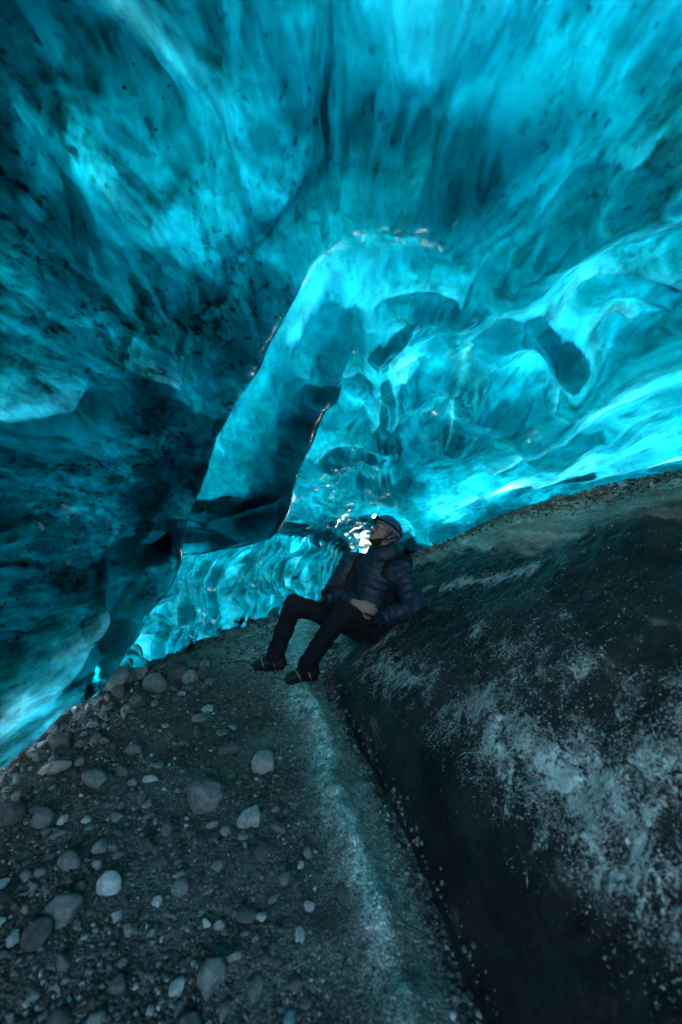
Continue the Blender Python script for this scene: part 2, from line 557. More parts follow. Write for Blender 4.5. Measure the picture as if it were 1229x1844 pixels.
thick = blobs(Pc, thick, [
    # thin places
    ([(1229, 820), (1050, 845), (900, 885), (800, 930)], .26, .10), ([(1229, 710), (1080, 790)], .16, .12),
    ([(760, 30), (800, 150), (880, 165)], .12, .03), ([(680, 5), (740, 15)], .10, .02), ([(1000, 60), (900, 110)], .30, .25),
    ([(1229, 110), (1000, 215)], .12, .28), ([(850, 285), (830, 310)], .035, .02),
    ([(1229, 350), (1120, 360)], .10, .12), ([(1229, 420), (1080, 480), (960, 560)], .10, .18),
    ([(1229, 340), (1110, 350)], .07, .02), ([(1229, 395), (1130, 460), (1050, 500)], .05, .03), ([(1010, 590), (930, 600)], .06, .03),
    ([(1229, 690), (1130, 730), (1000, 800), (900, 850)], .05, .03), ([(1229, 835), (1050, 860), (900, 888)], .06, .02),
    ([(705, 690), (735, 686)], .035, .10), ([(830, 740), (815, 800)], .035, .06), ([(765, 400), (740, 430)], .04, .08), ([(640, 580), (660, 560)], .05, .08),
    # thick ones
    ([(900, 290), (860, 370)], .16, .8), ([(1000, 240)], .18, .65), ([(1150, 560), (1060, 590)], .2, .6),
    ([(950, 700), (900, 760)], .2, .55), ([(830, 760)], .06, .14), ([(640, 760)], .15, .5), ([(590, 880)], .12, .2),
    ([(600, 280), (618, 420)], .12, 1.2), ([(605, 60), (605, 200)], .10, .9), ([(740, 690), (700, 690)], .07, .14), ([(960, 340), (1100, 280)], .2, .5),
    ([(790, 575), (700, 560)], .09, .2), ([(700, 480), (660, 560)], .12, .25), ([(640, 930), (720, 960)], .3, .25),
    *[([(cx, cy), (cx + rx * .3, cy)], .0024 * rx, .46) for cx, cy, rx, ry, a0, a1 in HOLLOW],
    *[(arc(cx, cy, rx, ry, a0, a1), .06, .20) for cx, cy, rx, ry, a0, a1 in HOLLOW],
    # the near overhang
    ([(60, 80), (40, 250)], .5, 1.1), ([(150, 230), (110, 380)], .26, 1.2), ([(60, 520), (200, 560)], .22, .85),
    ([(190, 20), (260, 110), (330, 170), (400, 230), (450, 295)], .09, .06), ([(380, 10), (450, 80)], .14, .25),
    ([(300, 480), (240, 430)], .14, .28), ([(520, 420), (450, 360), (400, 520)], .20, .36), ([(540, 150)], .22, .45),
    ([(20, 765), (130, 745)], .13, .05), ([(270, 690), (320, 710), (390, 760)], .08, .08), ([(110, 620)], .12, .4), ([(220, 640)], .10, .6),
    ([(330, 780), (360, 790)], .12, 1.1), ([(80, 900), (310, 890)], .26, .78), ([(180, 960), (80, 1010)], .30, .75), ([(240, 1080), (150, 1110)], .26, .78),
    ([(10, 1310), (110, 1230), (220, 1130)], .20, .02), ([(300, 980), (285, 1040)], .08, .8),
    # the curtain
    ([(430, 930), (470, 900)], .12, .38), ([(600, 520), (540, 640)], .10, .22), ([(520, 920), (560, 810)], .05, .16)])


def box_blur(A, n, axis):
    """running mean with clamped ends"""
    A = np.moveaxis(A, axis, 0)
    B = np.concatenate([np.repeat(A[:1], n, 0), A, np.repeat(A[-1:], n, 0)])
    c_ = np.cumsum(np.concatenate([np.zeros_like(B[:1]), B]), 0)
    return np.moveaxis((c_[2 * n + 1:] - c_[:-2 * n - 1]) / (2 * n + 1), 0, axis)


Pout = box_blur(box_blur(Pc, 40, 0), 40, 0)
w_o = sstep(2, 4, vt) * sstep(14, 12, vt)
Pout = Pc * (1 - w_o[..., None]) + Pout * w_o[..., None]
clean_m = np.clip(.35 * m_main + .65 * m_fin + .05 * m_left, 0, 1)
ceil_o, Ci, Cn = ice_body('ice_ceiling', Pc, disp, thick, M['skin_ceiling'], M['crust_ceiling'], edge=(0, .05, .06, 0), taper=(1, 5, 4, 1), Pout=Pout)
cloudy = .03 * m_main + .17 * m_left + .16 * m_fin + .16 * m_main * sstep(1.9, 1.0, Pc[..., 1])
cloudy *= 1 + .5 * fbm(Pc * 2.2, 2)
dirty = .80 * m_left + .28 * m_fin + m_main * (.06 + .49 * sstep(1.9, 1.1, Pc[..., 1]))
dirty = blobs(Pc, dirty, [([(190, 20), (260, 110), (330, 170), (400, 230), (450, 295)], .13, .25), ([(20, 765), (130, 745)], .16, .2),
                          ([(270, 690), (320, 710), (390, 760)], .10, .3), ([(10, 1310), (110, 1230), (220, 1130)], .18, .0),
                          ([(520, 420), (450, 360)], .2, .5), ([(300, 480), (240, 430)], .14, .4), ([(760, 30), (800, 150), (880, 165)], .15, .1)])
set_attr(ceil_o.data, 'dirty', np.concatenate([dirty.ravel()] * 2))
set_attr(ceil_o.data, 'cloudy', np.concatenate([cloudy.ravel()] * 2))
set_attr(ceil_o.data, 'clean', np.concatenate([clean_m.ravel()] * 2))
tag(ceil_o, 'rippled turquoise ice roof folding down into an overhang on the left', 'ice ceiling', kind='structure')
Li, Ln = Ci[:330, :170], Cn[:330, :170]

# ---- the scalloped wall at the back
bot = [(-1.85, 2.9, -.08), (-1.56, 3.6, -.06), (-1.28, 4.38, -.06), (-.81, 5.46, -.06), (-.42, 6.1, -.06), (.0, 6.8, -.06), (.36, 7.6, -.06)]
mid1 = [(-1.78, 3.0, .3), (-1.46, 3.65, .3), (-1.2, 4.38, .3), (-.74, 5.4, .3), (-.36, 6.05, .28), (.03, 6.8, .26), (.38, 7.6, .24)]
mid2 = [(-1.80, 3.0, .65), (-1.50, 3.68, .65), (-1.22, 4.42, .65), (-.75, 5.42, .62), (-.38, 6.05, .58), (.02, 6.8, .48), (.37, 7.6, .40)]
top1 = [(-1.66, 3.1, .95), (-1.36, 3.75, .95), (-1.05, 4.5, .95), (-.6, 5.42, .92), (-.28, 6.0, .84), (.08, 6.8, .70), (.40, 7.6, .56)]
top2 = [(-1.35, 3.1, 1.22), (-1.05, 3.75, 1.22), (-.72, 4.5, 1.22), (-.32, 5.4, 1.16), (-.05, 5.95, 1.04), (.20, 6.8, .92), (.48, 7.6, .76)]
rows = [[r[k] for r in (bot, mid1, mid2, top1, top2)] for k in range(len(bot))]
Ps = loft(rows, 420, 150)
ls = np.cumsum(np.linalg.norm(np.diff(Ps[:, 40], axis=0), axis=-1))
ls = np.concatenate([[0], ls])[:, None] * np.ones((1, 150))
zz = Ps[..., 2]
ph = ls / .26 + .8 * fbm(np.stack([ls * 1.3, zz * 2.2, ls * 0], -1), 2) * 2 + .35 * np.sin(zz * 5)
cusp = np.sqrt(np.sin(np.pi * ph) ** 2 + .012)                       # hollow between sharp ribs
ph2 = zz / .30 + ls * .5 + fbm(np.stack([ls * 2, zz * 2, ls * 0 + 4], -1), 2) * 1.6
cusp2 = np.abs(np.sin(np.pi * ph2))
fade = sstep(1.18, .95, zz)
disp = -.13 * cusp ** .75 * fade - .035 * cusp2 ** .8 * fade + .05 * fbm(Ps * 1.6, 2) + .07
thick = .27 * (1 + .6 * fbm(warp(Ps, .3, 2) * 3.0, 4)) + .06 + .24 * cusp * fade
scal_o, Si, Sn = ice_body('scalloped_ice_wall', Ps, disp, thick, M['skin_scallop'], M['crust_scallop'], edge=(0, .05, 0, .05))
tag(scal_o, 'pale turquoise ice wall with upright ribs and scoops behind the seated person', 'ice wall')

REAR_Z = 1.3
# ---- unseen low slab of ice behind the camera, added to hold back daylight
xs = np.linspace(-2.6, 3.6, 60)
zs = np.linspace(-.2, REAR_Z, 40)
Pb = np.stack(np.broadcast_arrays(xs[None, :], -3.9 + 0 * xs[None, :] + 0 * zs[:, None], zs[:, None]), -1).astype(float)
disp = .2 * fbm(Pb * 1.3, 3)
N_ = 60
me_rear, _, _ = ice_body('rear_light_baffle', Pb, disp, .7 + .4 * fbm(Pb * 1.7 + 5, 3), M['skin_wall'], M['crust_wall'], edge=(0, 0, 0, 0))
tag(me_rear, kind='structure')

# ------------------------------------------------------------------ ground
def rock_color(t, vec, lo, hi):
    n = t.noise(vec, 2.4, 8, 0.68, 0.6)
    rnd = t.n('ObjectInfo').outputs['Random']
    base = t.mix(rnd, (*lo, 1), (*hi, 1))
    k = t.ramp(n, [(0.32, 0.55), (0.68, 1.35)])
    return t.mix(1.0, base, k, 'MULTIPLY')


def mat_rock(name, lo, hi, rough=0.85):
    t = NT(name)
    v = t.coords((1, 1, 1))
    c = rock_color(t, v, lo, hi)
    fine = t.noise(v, 30.0, 4, 0.7)
    c = t.mix(0.45, c, t.ramp(fine, [(0.3, 0.45), (0.7, 1.25)]), 'MULTIPLY')
    h = t.math('ADD', t.math('MULTIPLY', t.noise(v, 6.0, 5, 0.6), 0.7), t.math('MULTIPLY', fine, 0.3))
    return t.surf(principled(t, c, rough, t.bump(h, 0.4, 0.12), 0.2))


M['rock_grey'] = mat_rock('grey_stone', (.11, .135, .115), (.27, .315, .27))
M['rock_dark'] = mat_rock('dark_stone', (.065, .075, .066), (.14, .155, .137))
M['rock_pale'] = mat_rock('pale_stone', (.38, .41, .36), (.58, .62, .54))
M['rock_tan'] = mat_rock('tan_stone', (.30, .29, .23), (.40, .38, .31))

# --- floor: dark silt and grit, with a paler trodden strip
t = NT('cave_floor_grit')
v = t.coords()
trod = t.n('Attribute', attribute_name='trodden').outputs['Fac']
n1 = t.noise(v, 1.7, 6, 0.6, 0.5)
n2 = t.noise(v, 28.0, 5, 0.7)
n3 = t.n('TexVoronoi', {'Vector': v, 'Scale': 95.0}).outputs['Distance']
n4 = t.n('TexVoronoi', {'Vector': v, 'Scale': 210.0}).outputs['Color']
dark = t.ramp(n1, [(0.3, (.052, .062, .050)), (0.7, (.16, .185, .15))])
pale = t.ramp(t.noise(v, 14.0, 6, 0.7), [(0.3, (.20, .23, .185)), (0.72, (.76, .84, .70))])
tm = t.math('MULTIPLY', trod, t.ramp(t.noise(v, 9.0, 5, 0.7), [(0.25, 0.5), (0.55, 1.0)]))
c = t.mix(tm, dark, pale)
c = t.mix(0.75, c, t.ramp(n2, [(0.28, 0.35), (0.72, 1.5)]), 'MULTIPLY')
sep = t.n('SeparateColor', {'Color': n4}).outputs[0]
c = t.mix(0.6, c, t.ramp(sep, [(0.1, 0.5), (0.8, 1.1), (0.97, 3.0)]), 'MULTIPLY')
h = t.math('ADD', t.math('MULTIPLY', n2, 0.5), t.math('MULTIPLY', n3, -0.5))
M['floor'] = t.surf(principled(t, c, 0.85, t.bump(h, 0.9, 0.012), 0.25))

# --- bank: black dirty ice with silt near its top and frost crystals on the flank
t = NT('bank_dirty_ice')
v = t.coords()
silt = t.n('Attribute', attribute_name='silt').outputs['Fac']
frost = t.n('Attribute', attribute_name='frost').outputs['Fac']
vs_ = t.coords((1.2, 0.9, 2.6), (0, 0, R(-38)))
vstreak = t.coords((7.0, 0.8, 2.5), (R(18), 0, R(-52)))
n1 = t.noise(vs_, 2.2, 7, 0.65, 1.0)
st = t.noise(vstreak, 1.6, 6, 0.65, 0.8)
fine = t.noise(v, 40.0, 5, 0.7)
black = t.ramp(n1, [(0.35, (.006, .008, .008)), (0.75, (.045, .052, .048))])
sc = t.ramp(st, [(0.3, (.14, .125, .10)), (0.52, (.34, .31, .25)), (0.75, (.62, .57, .47))])
sf = t.math('ADD', silt, t.math('ADD', t.math('MULTIPLY', t.math('SUBTRACT', n1, 0.5), 1.3), t.math('MULTIPLY', t.math('SUBTRACT', st, 0.5), 1.2)))
c = t.mix(t.ramp(sf, [(0.22, 0.0), (0.78, 1.0)]), black, sc)
c = t.mix(0.6, c, t.ramp(fine, [(0.3, 0.4), (0.7, 1.5)]), 'MULTIPLY')
# frost: clotted crystals
fv = t.coords((1.0, 1.0, 1.0))
clot = t.noise(fv, 62.0, 6, 0.85, 0.8)
needles = t.noise(t.coords((26.0, 9.0, 18.0), (0, 0, R(25))), 4.0, 5, 0.75, 1.8)
patch = t.noise(fv, 8.0, 6, 0.7, 0.6)
fk = t.math('ADD', t.math('MULTIPLY', clot, 0.55), t.math('MULTIPLY', needles, 0.45))
fk = t.math('ADD', fk, t.math('MULTIPLY', t.math('SUBTRACT', patch, 0.5), 0.55))
thr = t.math('ADD', fk, t.math('MULTIPLY', frost, 0.175))
fm = t.ramp(thr, [(0.645, 0.0), (0.70, 1.0)])
fm = t.math('MULTIPLY', fm, t.ramp(frost, [(0.02, 0.0), (0.2, 1.0)]))
c = t.mix(fm, c, (.78, .86, .74, 1))
rough = t.ramp(silt, [(0.3, 0.5), (0.7, 0.85)])
h = t.math('ADD', t.math('MULTIPLY', fine, 0.35), t.math('ADD', t.math('MULTIPLY', n1, 0.5), t.math('MULTIPLY', fm, 0.5)))
h = t.math('ADD', h, t.math('MULTIPLY', t.math('MULTIPLY', st, silt), 1.0))
M['bank'] = t.surf(principled(t, c, rough, t.bump(h, 0.9, 0.025), 0.22))

t = NT('snow')
v = t.coords()
h = t.noise(v, 1.2, 6, 0.6)
M['snow'] = t.surf(principled(t, (.80, .82, .84, 1), 0.7, t.bump(h, 0.6, 0.2), 0.2))


# --- the bank as a height surface x, y -> z
BY = [-6, 0, 1.08, 1.73, 2.4, 3.24, 4.0, 5.0, 6.0, 7.5, 9]
BX = [.46, .45, .40, .28, .12, -.08, -.05, .15, .35, .6, .8]
CY = [-6, 0, 1.5, 2.5, 3.6, 4.3, 5.0, 6.0, 7.5, 9]
CX = [2.2, 2.2, 2.12, 2.0, 1.8, 1.49, .80, .88, 1.12, 1.3]
CZ = [1.62, 1.64, 1.58, 1.50, 1.36, 1.12, .72, .60, .48, .4]


def smooth_interp(y, X, Y):
    y = np.asarray(y, dtype=float)
    return sum(np.interp(y + d, X, Y) for d in (-.3, -.2, -.1, 0, .1, .2, .3)) / 7


def bank_z(x, y):
    xb = smooth_interp(y, BY, BX)
    xc = smooth_interp(y, CY, CX)
    zc = smooth_interp(y, CY, CZ)
    tt = (x - xb) / (xc - xb)
    p = 1.15 + .45 * sstep(2.9, 1.7, y)
    tc = np.clip(tt, 0, 1)
    s = 1 - (1 - tc) ** p
    # steep foot of the bank near the camera
    return s * zc + .05 * sstep(0, .03, tc), tt


def bank_full(x, y):
    z, tt = bank_z(x, y)
    p3 = np.stack([x, y, np.zeros_like(x)], -1)
    lump = .085 * fbm(p3 * np.array([1.8, 1.4, 1]), 4) + .032 * fbm(p3 * 6 + 4, 4)
    edge_n = sstep(0, .12, tt)
    z = z + lump * edge_n + .020 * fbm(p3 * 18, 3) * edge_n
    # hummocks on the seam of gravel just under the ice
    z = z + .03 * np.exp(-((tt - .90) / .05) ** 2)
    return z, tt


ny, nt = 520, 330
yy = np.concatenate([np.linspace(-5.5, .2, 40), np.linspace(.2, 7.6, ny - 40)[0:]])
tt = np.concatenate([np.linspace(-.015, 1.0, 290), np.linspace(1.0, 2.0, 41)[1:]])
Y, T = np.meshgrid(yy, tt, indexing='ij')
xb = smooth_interp(Y, BY, BX)
xb = xb + .035 * fbm(np.stack([Y * 2.2, Y * 0, Y * 0 + 2], -1), 3) + .022 * fbm(np.stack([Y * 9, T * 14, Y * 0 + 7], -1), 3)
xc = smooth_interp(Y, CY, CX)
X = np.where(T <= 1, xb + T * (xc - xb), xc + (T - 1) * 2.2)
Z, _ = bank_full(X, Y)
Z = np.where(T < 0, -.06, Z)
Pk = np.stack([X, Y, Z], -1)


def bank_at(px, py):
    return pix_on(Pk, px, py)


def bank_mask(items):
    f = np.zeros(Pk.shape[:2])
    for pts, r, a in items:
        q = [bank_at(*p) for p in pts]
        d = np.linalg.norm(Pk - q[0], axis=-1)
        for a_, b_ in zip(q[:-1], q[1:]):
            d = np.minimum(d, seg_dist(Pk, a_, b_))
        f = np.maximum(f, a * np.exp(-(d / r) ** 2))
    return f


frost_m = bank_mask([
    ([(900, 1330), (1040, 1400), (1120, 1480)], .17, 1.0), ([(1000, 1390), (1180, 1380)], .13, .85), ([(1080, 1520), (1229, 1640)], .12, .95),
    ([(1130, 1600), (1229, 1700)], .08, .8), ([(820, 1290), (900, 1250)], .14, .75), ([(680, 1200), (760, 1230)], .16, .62),
    ([(720, 1130), (650, 1190)], .10, .55), ([(860, 1135)], .07, .85), ([(1055, 1200)], .06, .95), ([(1015, 1112)], .04, .7),
    ([(800, 1055), (960, 1025)], .07, .85), ([(770, 1060)], .06, 1.0), ([(1229, 1310), (1200, 1340)], .07, .8), ([(1130, 1260), (1229, 1240)], .10, .5),
    ([(900, 1180), (1000, 1230)], .18, .42), ([(620, 1180), (600, 1200)], .12, .4), ([(980, 1480)], .1, .6), ([(930, 1400)], .12, .7)])
frost_m = np.maximum(frost_m, .12 * sstep(1.0, .1, T) * sstep(.06, .2, T))
silt_m = -.35 + 1.35 * sstep(.50, .74, T + .10 * (fbm(Pk * 1.4, 3)) + .0 * Y) * sstep(1.5, 2.6, Y + T * .6)
silt_m = np.where(T > .985, silt_m * .2, silt_m)
silt_m = np.maximum(silt_m, .05 * sstep(.05, .0, T + .06 * fbm(Pk * 12, 4)))
me = mesh_from('sand_bank', Pk.reshape(-1, 3), grid_faces(len(yy), len(tt)))
set_attr(me, 'silt', silt_m)
set_attr(me, 'frost', frost_m)
bank_o = obj('sand_bank', me, M['bank'])
tag(bank_o, 'black frosted bank of dirty ice and silt rising on the right', 'bank', kind='structure')


# --- floor sheet out to the horizon, finely cut inside the cave
def floor_z(x, y):
    p3 = np.stack([x, y, np.zeros_like(x)], -1)
    inside = sstep(9, 7, np.abs(y)) * sstep(4, 2.5, np.abs(x))
    z = .045 * fbm(p3 * 1.3, 3) + .022 * fbm(p3 * 5, 3) + .006 * fbm(p3 * 24, 2)
    z = z + .08 * sstep(-1.9, -2.8, x)
    xp = np.interp(y, PY, PX)
    d = np.abs(x - xp)
    z = z + .045 * np.exp(-(d / .075) ** 2) * sstep(4.0, 2.6, y) * (1 + 1.2 * fbm(p3 * 4, 2))
    z = z - .05 * np.exp(-((x - smooth_interp(y, BY, BX)) / .06) ** 2) * sstep(3.3, 2.6, y)
    return z * inside - .02 * (1 - inside) + .0


PY = [0, 1.08, 1.4, 1.9, 2.5, 3.1, 3.6, 4.5, 6, 8]
PX = [.20, .15, .10, -.02, -.11, -.27, -.38, -.45, -.30, .0]
xs = np.concatenate([[-900, -300, -90, -30, -12, -6, -4], np.linspace(-3, 1.3, 330), [2, 3, 4, 6, 12, 30, 90, 300, 900]])
ys = np.concatenate([[-900, -300, -90, -30, -12, -7], np.linspace(-5, .3, 40), np.linspace(.33, 4.2, 330), np.linspace(4.25, 8.2, 110), [10, 14, 30, 90, 300, 900, 1800]])
Xg, Yg = np.meshgrid(xs, ys)
Zg = floor_z(Xg, Yg)
me = mesh_from('ground', np.stack([Xg, Yg, Zg], -1).reshape(-1, 3), grid_faces(len(ys), len(xs)))
xp = np.interp(Yg, PY, PX)
wl = np.interp(Yg, [0, 1.1, 2, 3.2, 4, 6], [.05, .055, .07, .20, .6, .5])
wr = np.interp(Yg, [0, 1.1, 2, 3.2, 4, 6], [.26, .22, .18, .20, .5, .6])
dx = Xg - xp
tr = np.where(dx < 0, np.exp(-(dx / wl) ** 2), np.maximum(np.exp(-(dx / (wr * .26)) ** 2), .34 * np.exp(-(dx / wr) ** 4)))
tr = tr * np.clip(.95 + 1.3 * fbm(np.stack([Xg * 5, Yg * 2.2, Xg * 0], -1), 4), .15, 1.25) * (.8 + .2 * sstep(1, 2.2, Yg)) * np.where(np.abs(Xg) > 3, 0, 1)
set_attr(me, 'trodden', tr)
ground_o = obj('ground', me, M['floor'])
tag(ground_o, kind='structure')

# --- snow outside, spread unseen all round to bounce sunlight onto ice and floor
xs2 = np.concatenate([[-900, -200, -50, -15, -8], np.linspace(-6, 8, 90), [11, 15, 50, 200, 900]])
ys2 = np.concatenate([[-900, -200, -50, -20, -10], np.linspace(-7, 18, 150), [25, 50, 150, 500, 1800]])
X2, Y2 = np.meshgrid(xs2, ys2)
Z2 = .06 + .10 * fbm(np.stack([X2, Y2, X2 * 0], -1) * .6, 3) + .05 * np.clip(Y2 - 8.8, 0, 6)
ins = np.maximum(np.maximum(-2.75 - X2, X2 - 4.0), np.maximum(-4.5 - Y2, Y2 - 8.1))
Z2 = np.where(ins < .05, -.35, Z2)
me = mesh_from('snow_field', np.stack([X2, Y2, Z2], -1).reshape(-1, 3), grid_faces(len(ys2), len(xs2)))
snow_o = obj('snow_field', me, M['snow'])
tag(snow_o, kind='structure')

# ------------------------------------------------------------------ stones
def ico(sub):
    import bmesh
    bm = bmesh.new()
    bmesh.ops.create_icosphere(bm, subdivisions=sub, radius=1.0)
    V = np.array([v.co[:] for v in bm.verts])
    Fc = np.array([[v.index for v in f.verts] for f in bm.faces])
    bm.free()
    return V, Fc


ICO3, ICO3F = ico(4)
ICO2, ICO2F = ico(3)
ICO1, ICO1F = ico(1)


def rock_mesh(name, seed, angular, V=ICO3, Fc=ICO3F):
    r = np.random.default_rng(seed)
    d = V.copy()
    rad = np.ones(len(d))
    # flat facets: clip against random planes
    for k in range(int(7 + 9 * angular)):
        n = r.normal(size=3)
        n /= np.linalg.norm(n)
        o = r.uniform(.50, .86) if angular > .3 else r.uniform(.72, .93)
        c = d @ n
        lim = np.where(c > 1e-3, o / np.maximum(c, 1e-3), 9)
        k_ = 34 if angular > .3 else 10
        rad = -np.log(np.exp(-k_ * rad) + np.exp(-k_ * lim)) / k_
    rad = rad * (1 + .10 * fbm(d * 1.3 + seed * 3.7, 3) + (.06 * angular + .03) * fbm(d * 4.5 + seed, 4))
    return mesh_from(name, d * rad[:, None], Fc)


def stone(name, px, py, w, h, label, mat='rock_grey', ang=.3, seed=0, group=None, tall=.62, rot=None, sink=.28, me=None):
    """a stone on the floor showing at this pixel; w = its width in photo pixels, h = length across the view direction"""
    y = CAM_H * F / (py - H / 2)
    x = (px - W / 2) / F * y
    z = float(floor_z(np.array([x]), np.array([y]))[0])
    k = y / F
    if me is None:
        me = rock_mesh(name, seed, ang)
        me.materials.append(M[mat])
    o = obj(name, me)
    view = math.atan2(CAM_H, y)
    sx = w * k / 2
    sz = sx * min(1.0, tall * 1.25)
    # visible height = depth*sin(view) + height*cos(view)
    sy = max(.55 * sx, (h * k / 2 - sz * .6 * math.cos(view)) / max(math.sin(view), .3) * math.hypot(1, 0))
    sy = min(sy, 1.7 * sx)
    o.scale = (sx, sy, sz)
    o.rotation_euler = (random.uniform(-.15, .15), random.uniform(-.15, .15), rot if rot is not None else random.uniform(-.3, .3))
    o.location = (x, y, z + sz * (1 - 1.5 * sink) * .8)
    tag(o, label, 'stone', group)
    return o, (x, y, max(sx, sy))


BIG = [
    ('boulder', 367, 1455, 78, 76, 'largest angular blue-grey boulder standing alone in the middle of the gravel', 'rock_grey', .9, 1, .85, .1),
    ('boulder', 452, 1480, 50, 52, 'pale rough boulder just right of the largest boulder', 'rock_pale', .7, 2, .7, .2),
    ('boulder', 478, 1374, 46, 54, 'brownish grey upright boulder at the edge of the pale path', 'rock_tan', .6, 3, .8, .3),
    ('stone', 408, 1356, 50, 28, 'flat pale stone lying left of the brownish boulder', 'rock_grey', .5, 4, .45, .3),
    ('stone', 172, 1414, 60, 42, 'smooth flat grey stone with pointed right end, below the ice lip', 'rock_grey', .5, 5, .5, .25),
    ('stone', 100, 1388, 56, 28, 'flat tan stone on the left below the ice lip', 'rock_tan', .4, 6, .45, .25),
    ('stone', 236, 1352, 36, 22, 'small smooth stone between the tan flat stone and the ice lip', 'rock_grey', .3, 7, .6, .3),
    ('cobble', 125, 1560, 42, 38, 'round pale cobble left of the gravel patch, under the smooth flat stone', 'rock_grey', .2, 8, .7, .3),
    ('cobble', 197, 1602, 44, 42, 'palest round cobble on the left of the gravel', 'rock_pale', .2, 9, .8, .2),
    ('cobble', 325, 1600, 34, 34, 'small round cobble below the largest boulder', 'rock_grey', .2, 10, .7, .3),
    ('cobble', 112, 1648, 74, 64, 'big rounded cobble near the left edge of the floor', 'rock_grey', .3, 11, .6, .2),
    ('cobble', 387, 1748, 54, 82, 'egg-shaped cobble beside a dark hollow near the lower edge', 'rock_grey', .25, 12, .85, .15),
    ('cobble', 340, 1826, 52, 50, 'cobble cut by the bottom of the picture', 'rock_grey', .2, 13, .6, .3),
    ('cobble', 72, 1692, 58, 56, 'dark cobble below the big rounded cobble on the left', 'rock_dark', .4, 14, .6, .25),
    ('cobble', 115, 1736, 44, 40, 'grey cobble lowest on the left side of the floor', 'rock_grey', .3, 15, .6, .3),
    ('stone', 265, 1522, 36, 36, 'dull grey stone left below the largest boulder', 'rock_dark', .5, 16, .6, .3),
    ('stone', 182, 1532, 30, 34, 'upright grey stone above the palest round cobble', 'rock_grey', .5, 17, .8, .3),
    ('cobble', 20, 1476, 50, 44, 'dark rounded cobble at the left edge of the picture', 'rock_dark', .2, 18, .7, .2),
    ('cobble', 76, 1482, 44, 38, 'grey rounded cobble beside the dark one at the left edge', 'rock_grey', .2, 19, .7, .2),
    ('boulder', 202, 1240, 68, 40, 'rounded boulder below the scalloped wall, front one of the heap', 'rock_grey', .35, 20, .75, .2),
    ('boulder', 216, 1196, 62, 40, 'olive boulder wedged under the ice lip behind the heap', 'rock_tan', .3, 21, .8, .2),
    ('boulder', 279, 1238, 46, 36, 'smooth round boulder at the right of the heap under the ribs', 'rock_grey', .2, 22, .85, .2),
    ('cobble', 214, 1254, 34, 22, 'small cobble leaning on the front boulder of the heap', 'rock_dark', .2, 23, .8, .2),
    ('cobble', 248, 1218, 36, 28, 'cobble between the two boulders of the heap', 'rock_grey', .3, 24, .9, .1),
    ('cobble', 345, 1226, 32, 22, 'grey cobble at the foot of the scalloped wall', 'rock_grey', .3, 25, .8, .2),
    ('cobble', 371, 1216, 26, 24, 'dark cobble at the foot of the scalloped wall', 'rock_dark', .4, 26, .9, .2),
    ('cobble', 372, 1196, 28, 18, 'dark flat cobble touching the scalloped wall', 'rock_dark', .4, 27, .7, .2),
    ('cobble', 318, 1218, 40, 30, 'low broad cobble right of the smooth round boulder', 'rock_dark', .3, 28, .6, .2),
    ('stone', 108, 1344, 58, 36, 'dull stone half under the ice lip on the left', 'rock_dark', .5, 29, .6, .2),
    ('stone', 540, 1682, 20, 52, 'long pale sliver of stone near the lower middle', 'rock_pale', .5, 30, .6, .3),
    ('stone', 521, 1832, 30, 40, 'pale curved stone at the bottom edge of the picture', 'rock_pale', .4, 31, .5, .3),
    ('stone', 628, 1366, 27, 18, 'dark flat pebble alone on the pale path', 'rock_dark', .2, 32, .6, .2),
    ('stone', 613, 1606, 24, 30, 'dark splinter of stone beside the pale path', 'rock_dark', .8, 33, .5, .3),
    ('stone', 320, 1762, 28, 34, 'pale chip left of the egg-shaped cobble', 'rock_pale', .6, 34, .6, .3),
    ('stone', 458, 1764, 34, 46, 'grey stone right of the egg-shaped cobble', 'rock_grey', .5, 35, .5, .3),
    ('stone', 394, 1656, 26, 16, 'small tan stone between the small round cobble and the egg-shaped one', 'rock_tan', .4, 36, .6, .3),
    ('stone', 422, 1712, 28, 18, 'small tan stone above the grey stone near the bottom', 'rock_tan', .4, 37, .5, .3),
    ('stone', 212, 1650, 24, 24, 'pale chip below the palest round cobble', 'rock_pale', .5, 38, .6, .3),
    ('stone', 283, 1622, 26, 28, 'faceted pale chip left below the small round cobble', 'rock_pale', .8, 39, .7, .3),
    ('stone', 290, 1556, 34, 26, 'broken grey stone between the cobbles and the largest boulder', 'rock_grey', .8, 40, .6, .3),
    ('stone', 375, 1280, 26, 18, 'pale flat pebble on the gravel below the dark cobbles', 'rock_pale', .4, 41, .5, .3),
    ('stone', 218, 1390, 32, 18, 'small oval stone right of the tan flat stone', 'rock_grey', .2, 42, .6, .3),
    ('stone', 268, 1408, 34, 16, 'thin pale flake right of the smooth flat stone', 'rock_pale', .7, 43, .35, .3),
    ('stone', 360, 1580, 20, 40, 'upright dark shard below the largest boulder', 'rock_dark', .8, 44, .9, .2),
    ('stone', 470, 1640, 20, 22, 'small white pebble left of the long pale sliver', 'rock_pale', .3, 45, .7, .3),
    ('stone', 557, 1632, 22, 24, 'small white pebble above the long pale sliver', 'rock_pale', .4, 46, .7, .3),
    ('stone', 40, 1440, 40, 26, 'grey stone above the two rounded cobbles at the left edge', 'rock_grey', .4, 47, .5, .3),
    ('stone', 60, 1790, 26, 60, 'long narrow stone standing low in the left corner', 'rock_grey', .6, 48, .5, .3),
    ('stone', 110, 1835, 46, 40, 'grey stone cut by the bottom edge in the left corner', 'rock_dark', .4, 49, .5, .3),
]
placed = []
for nm, px, py, w, h, lab, mt, ang, sd_, tall, sink in BIG:
    o, p = stone(nm, px, py, w, h, lab, mt, max(ang, .35) if 'round' not in lab else ang, sd_, tall=tall, sink=sink + .16)
    placed.append(p)

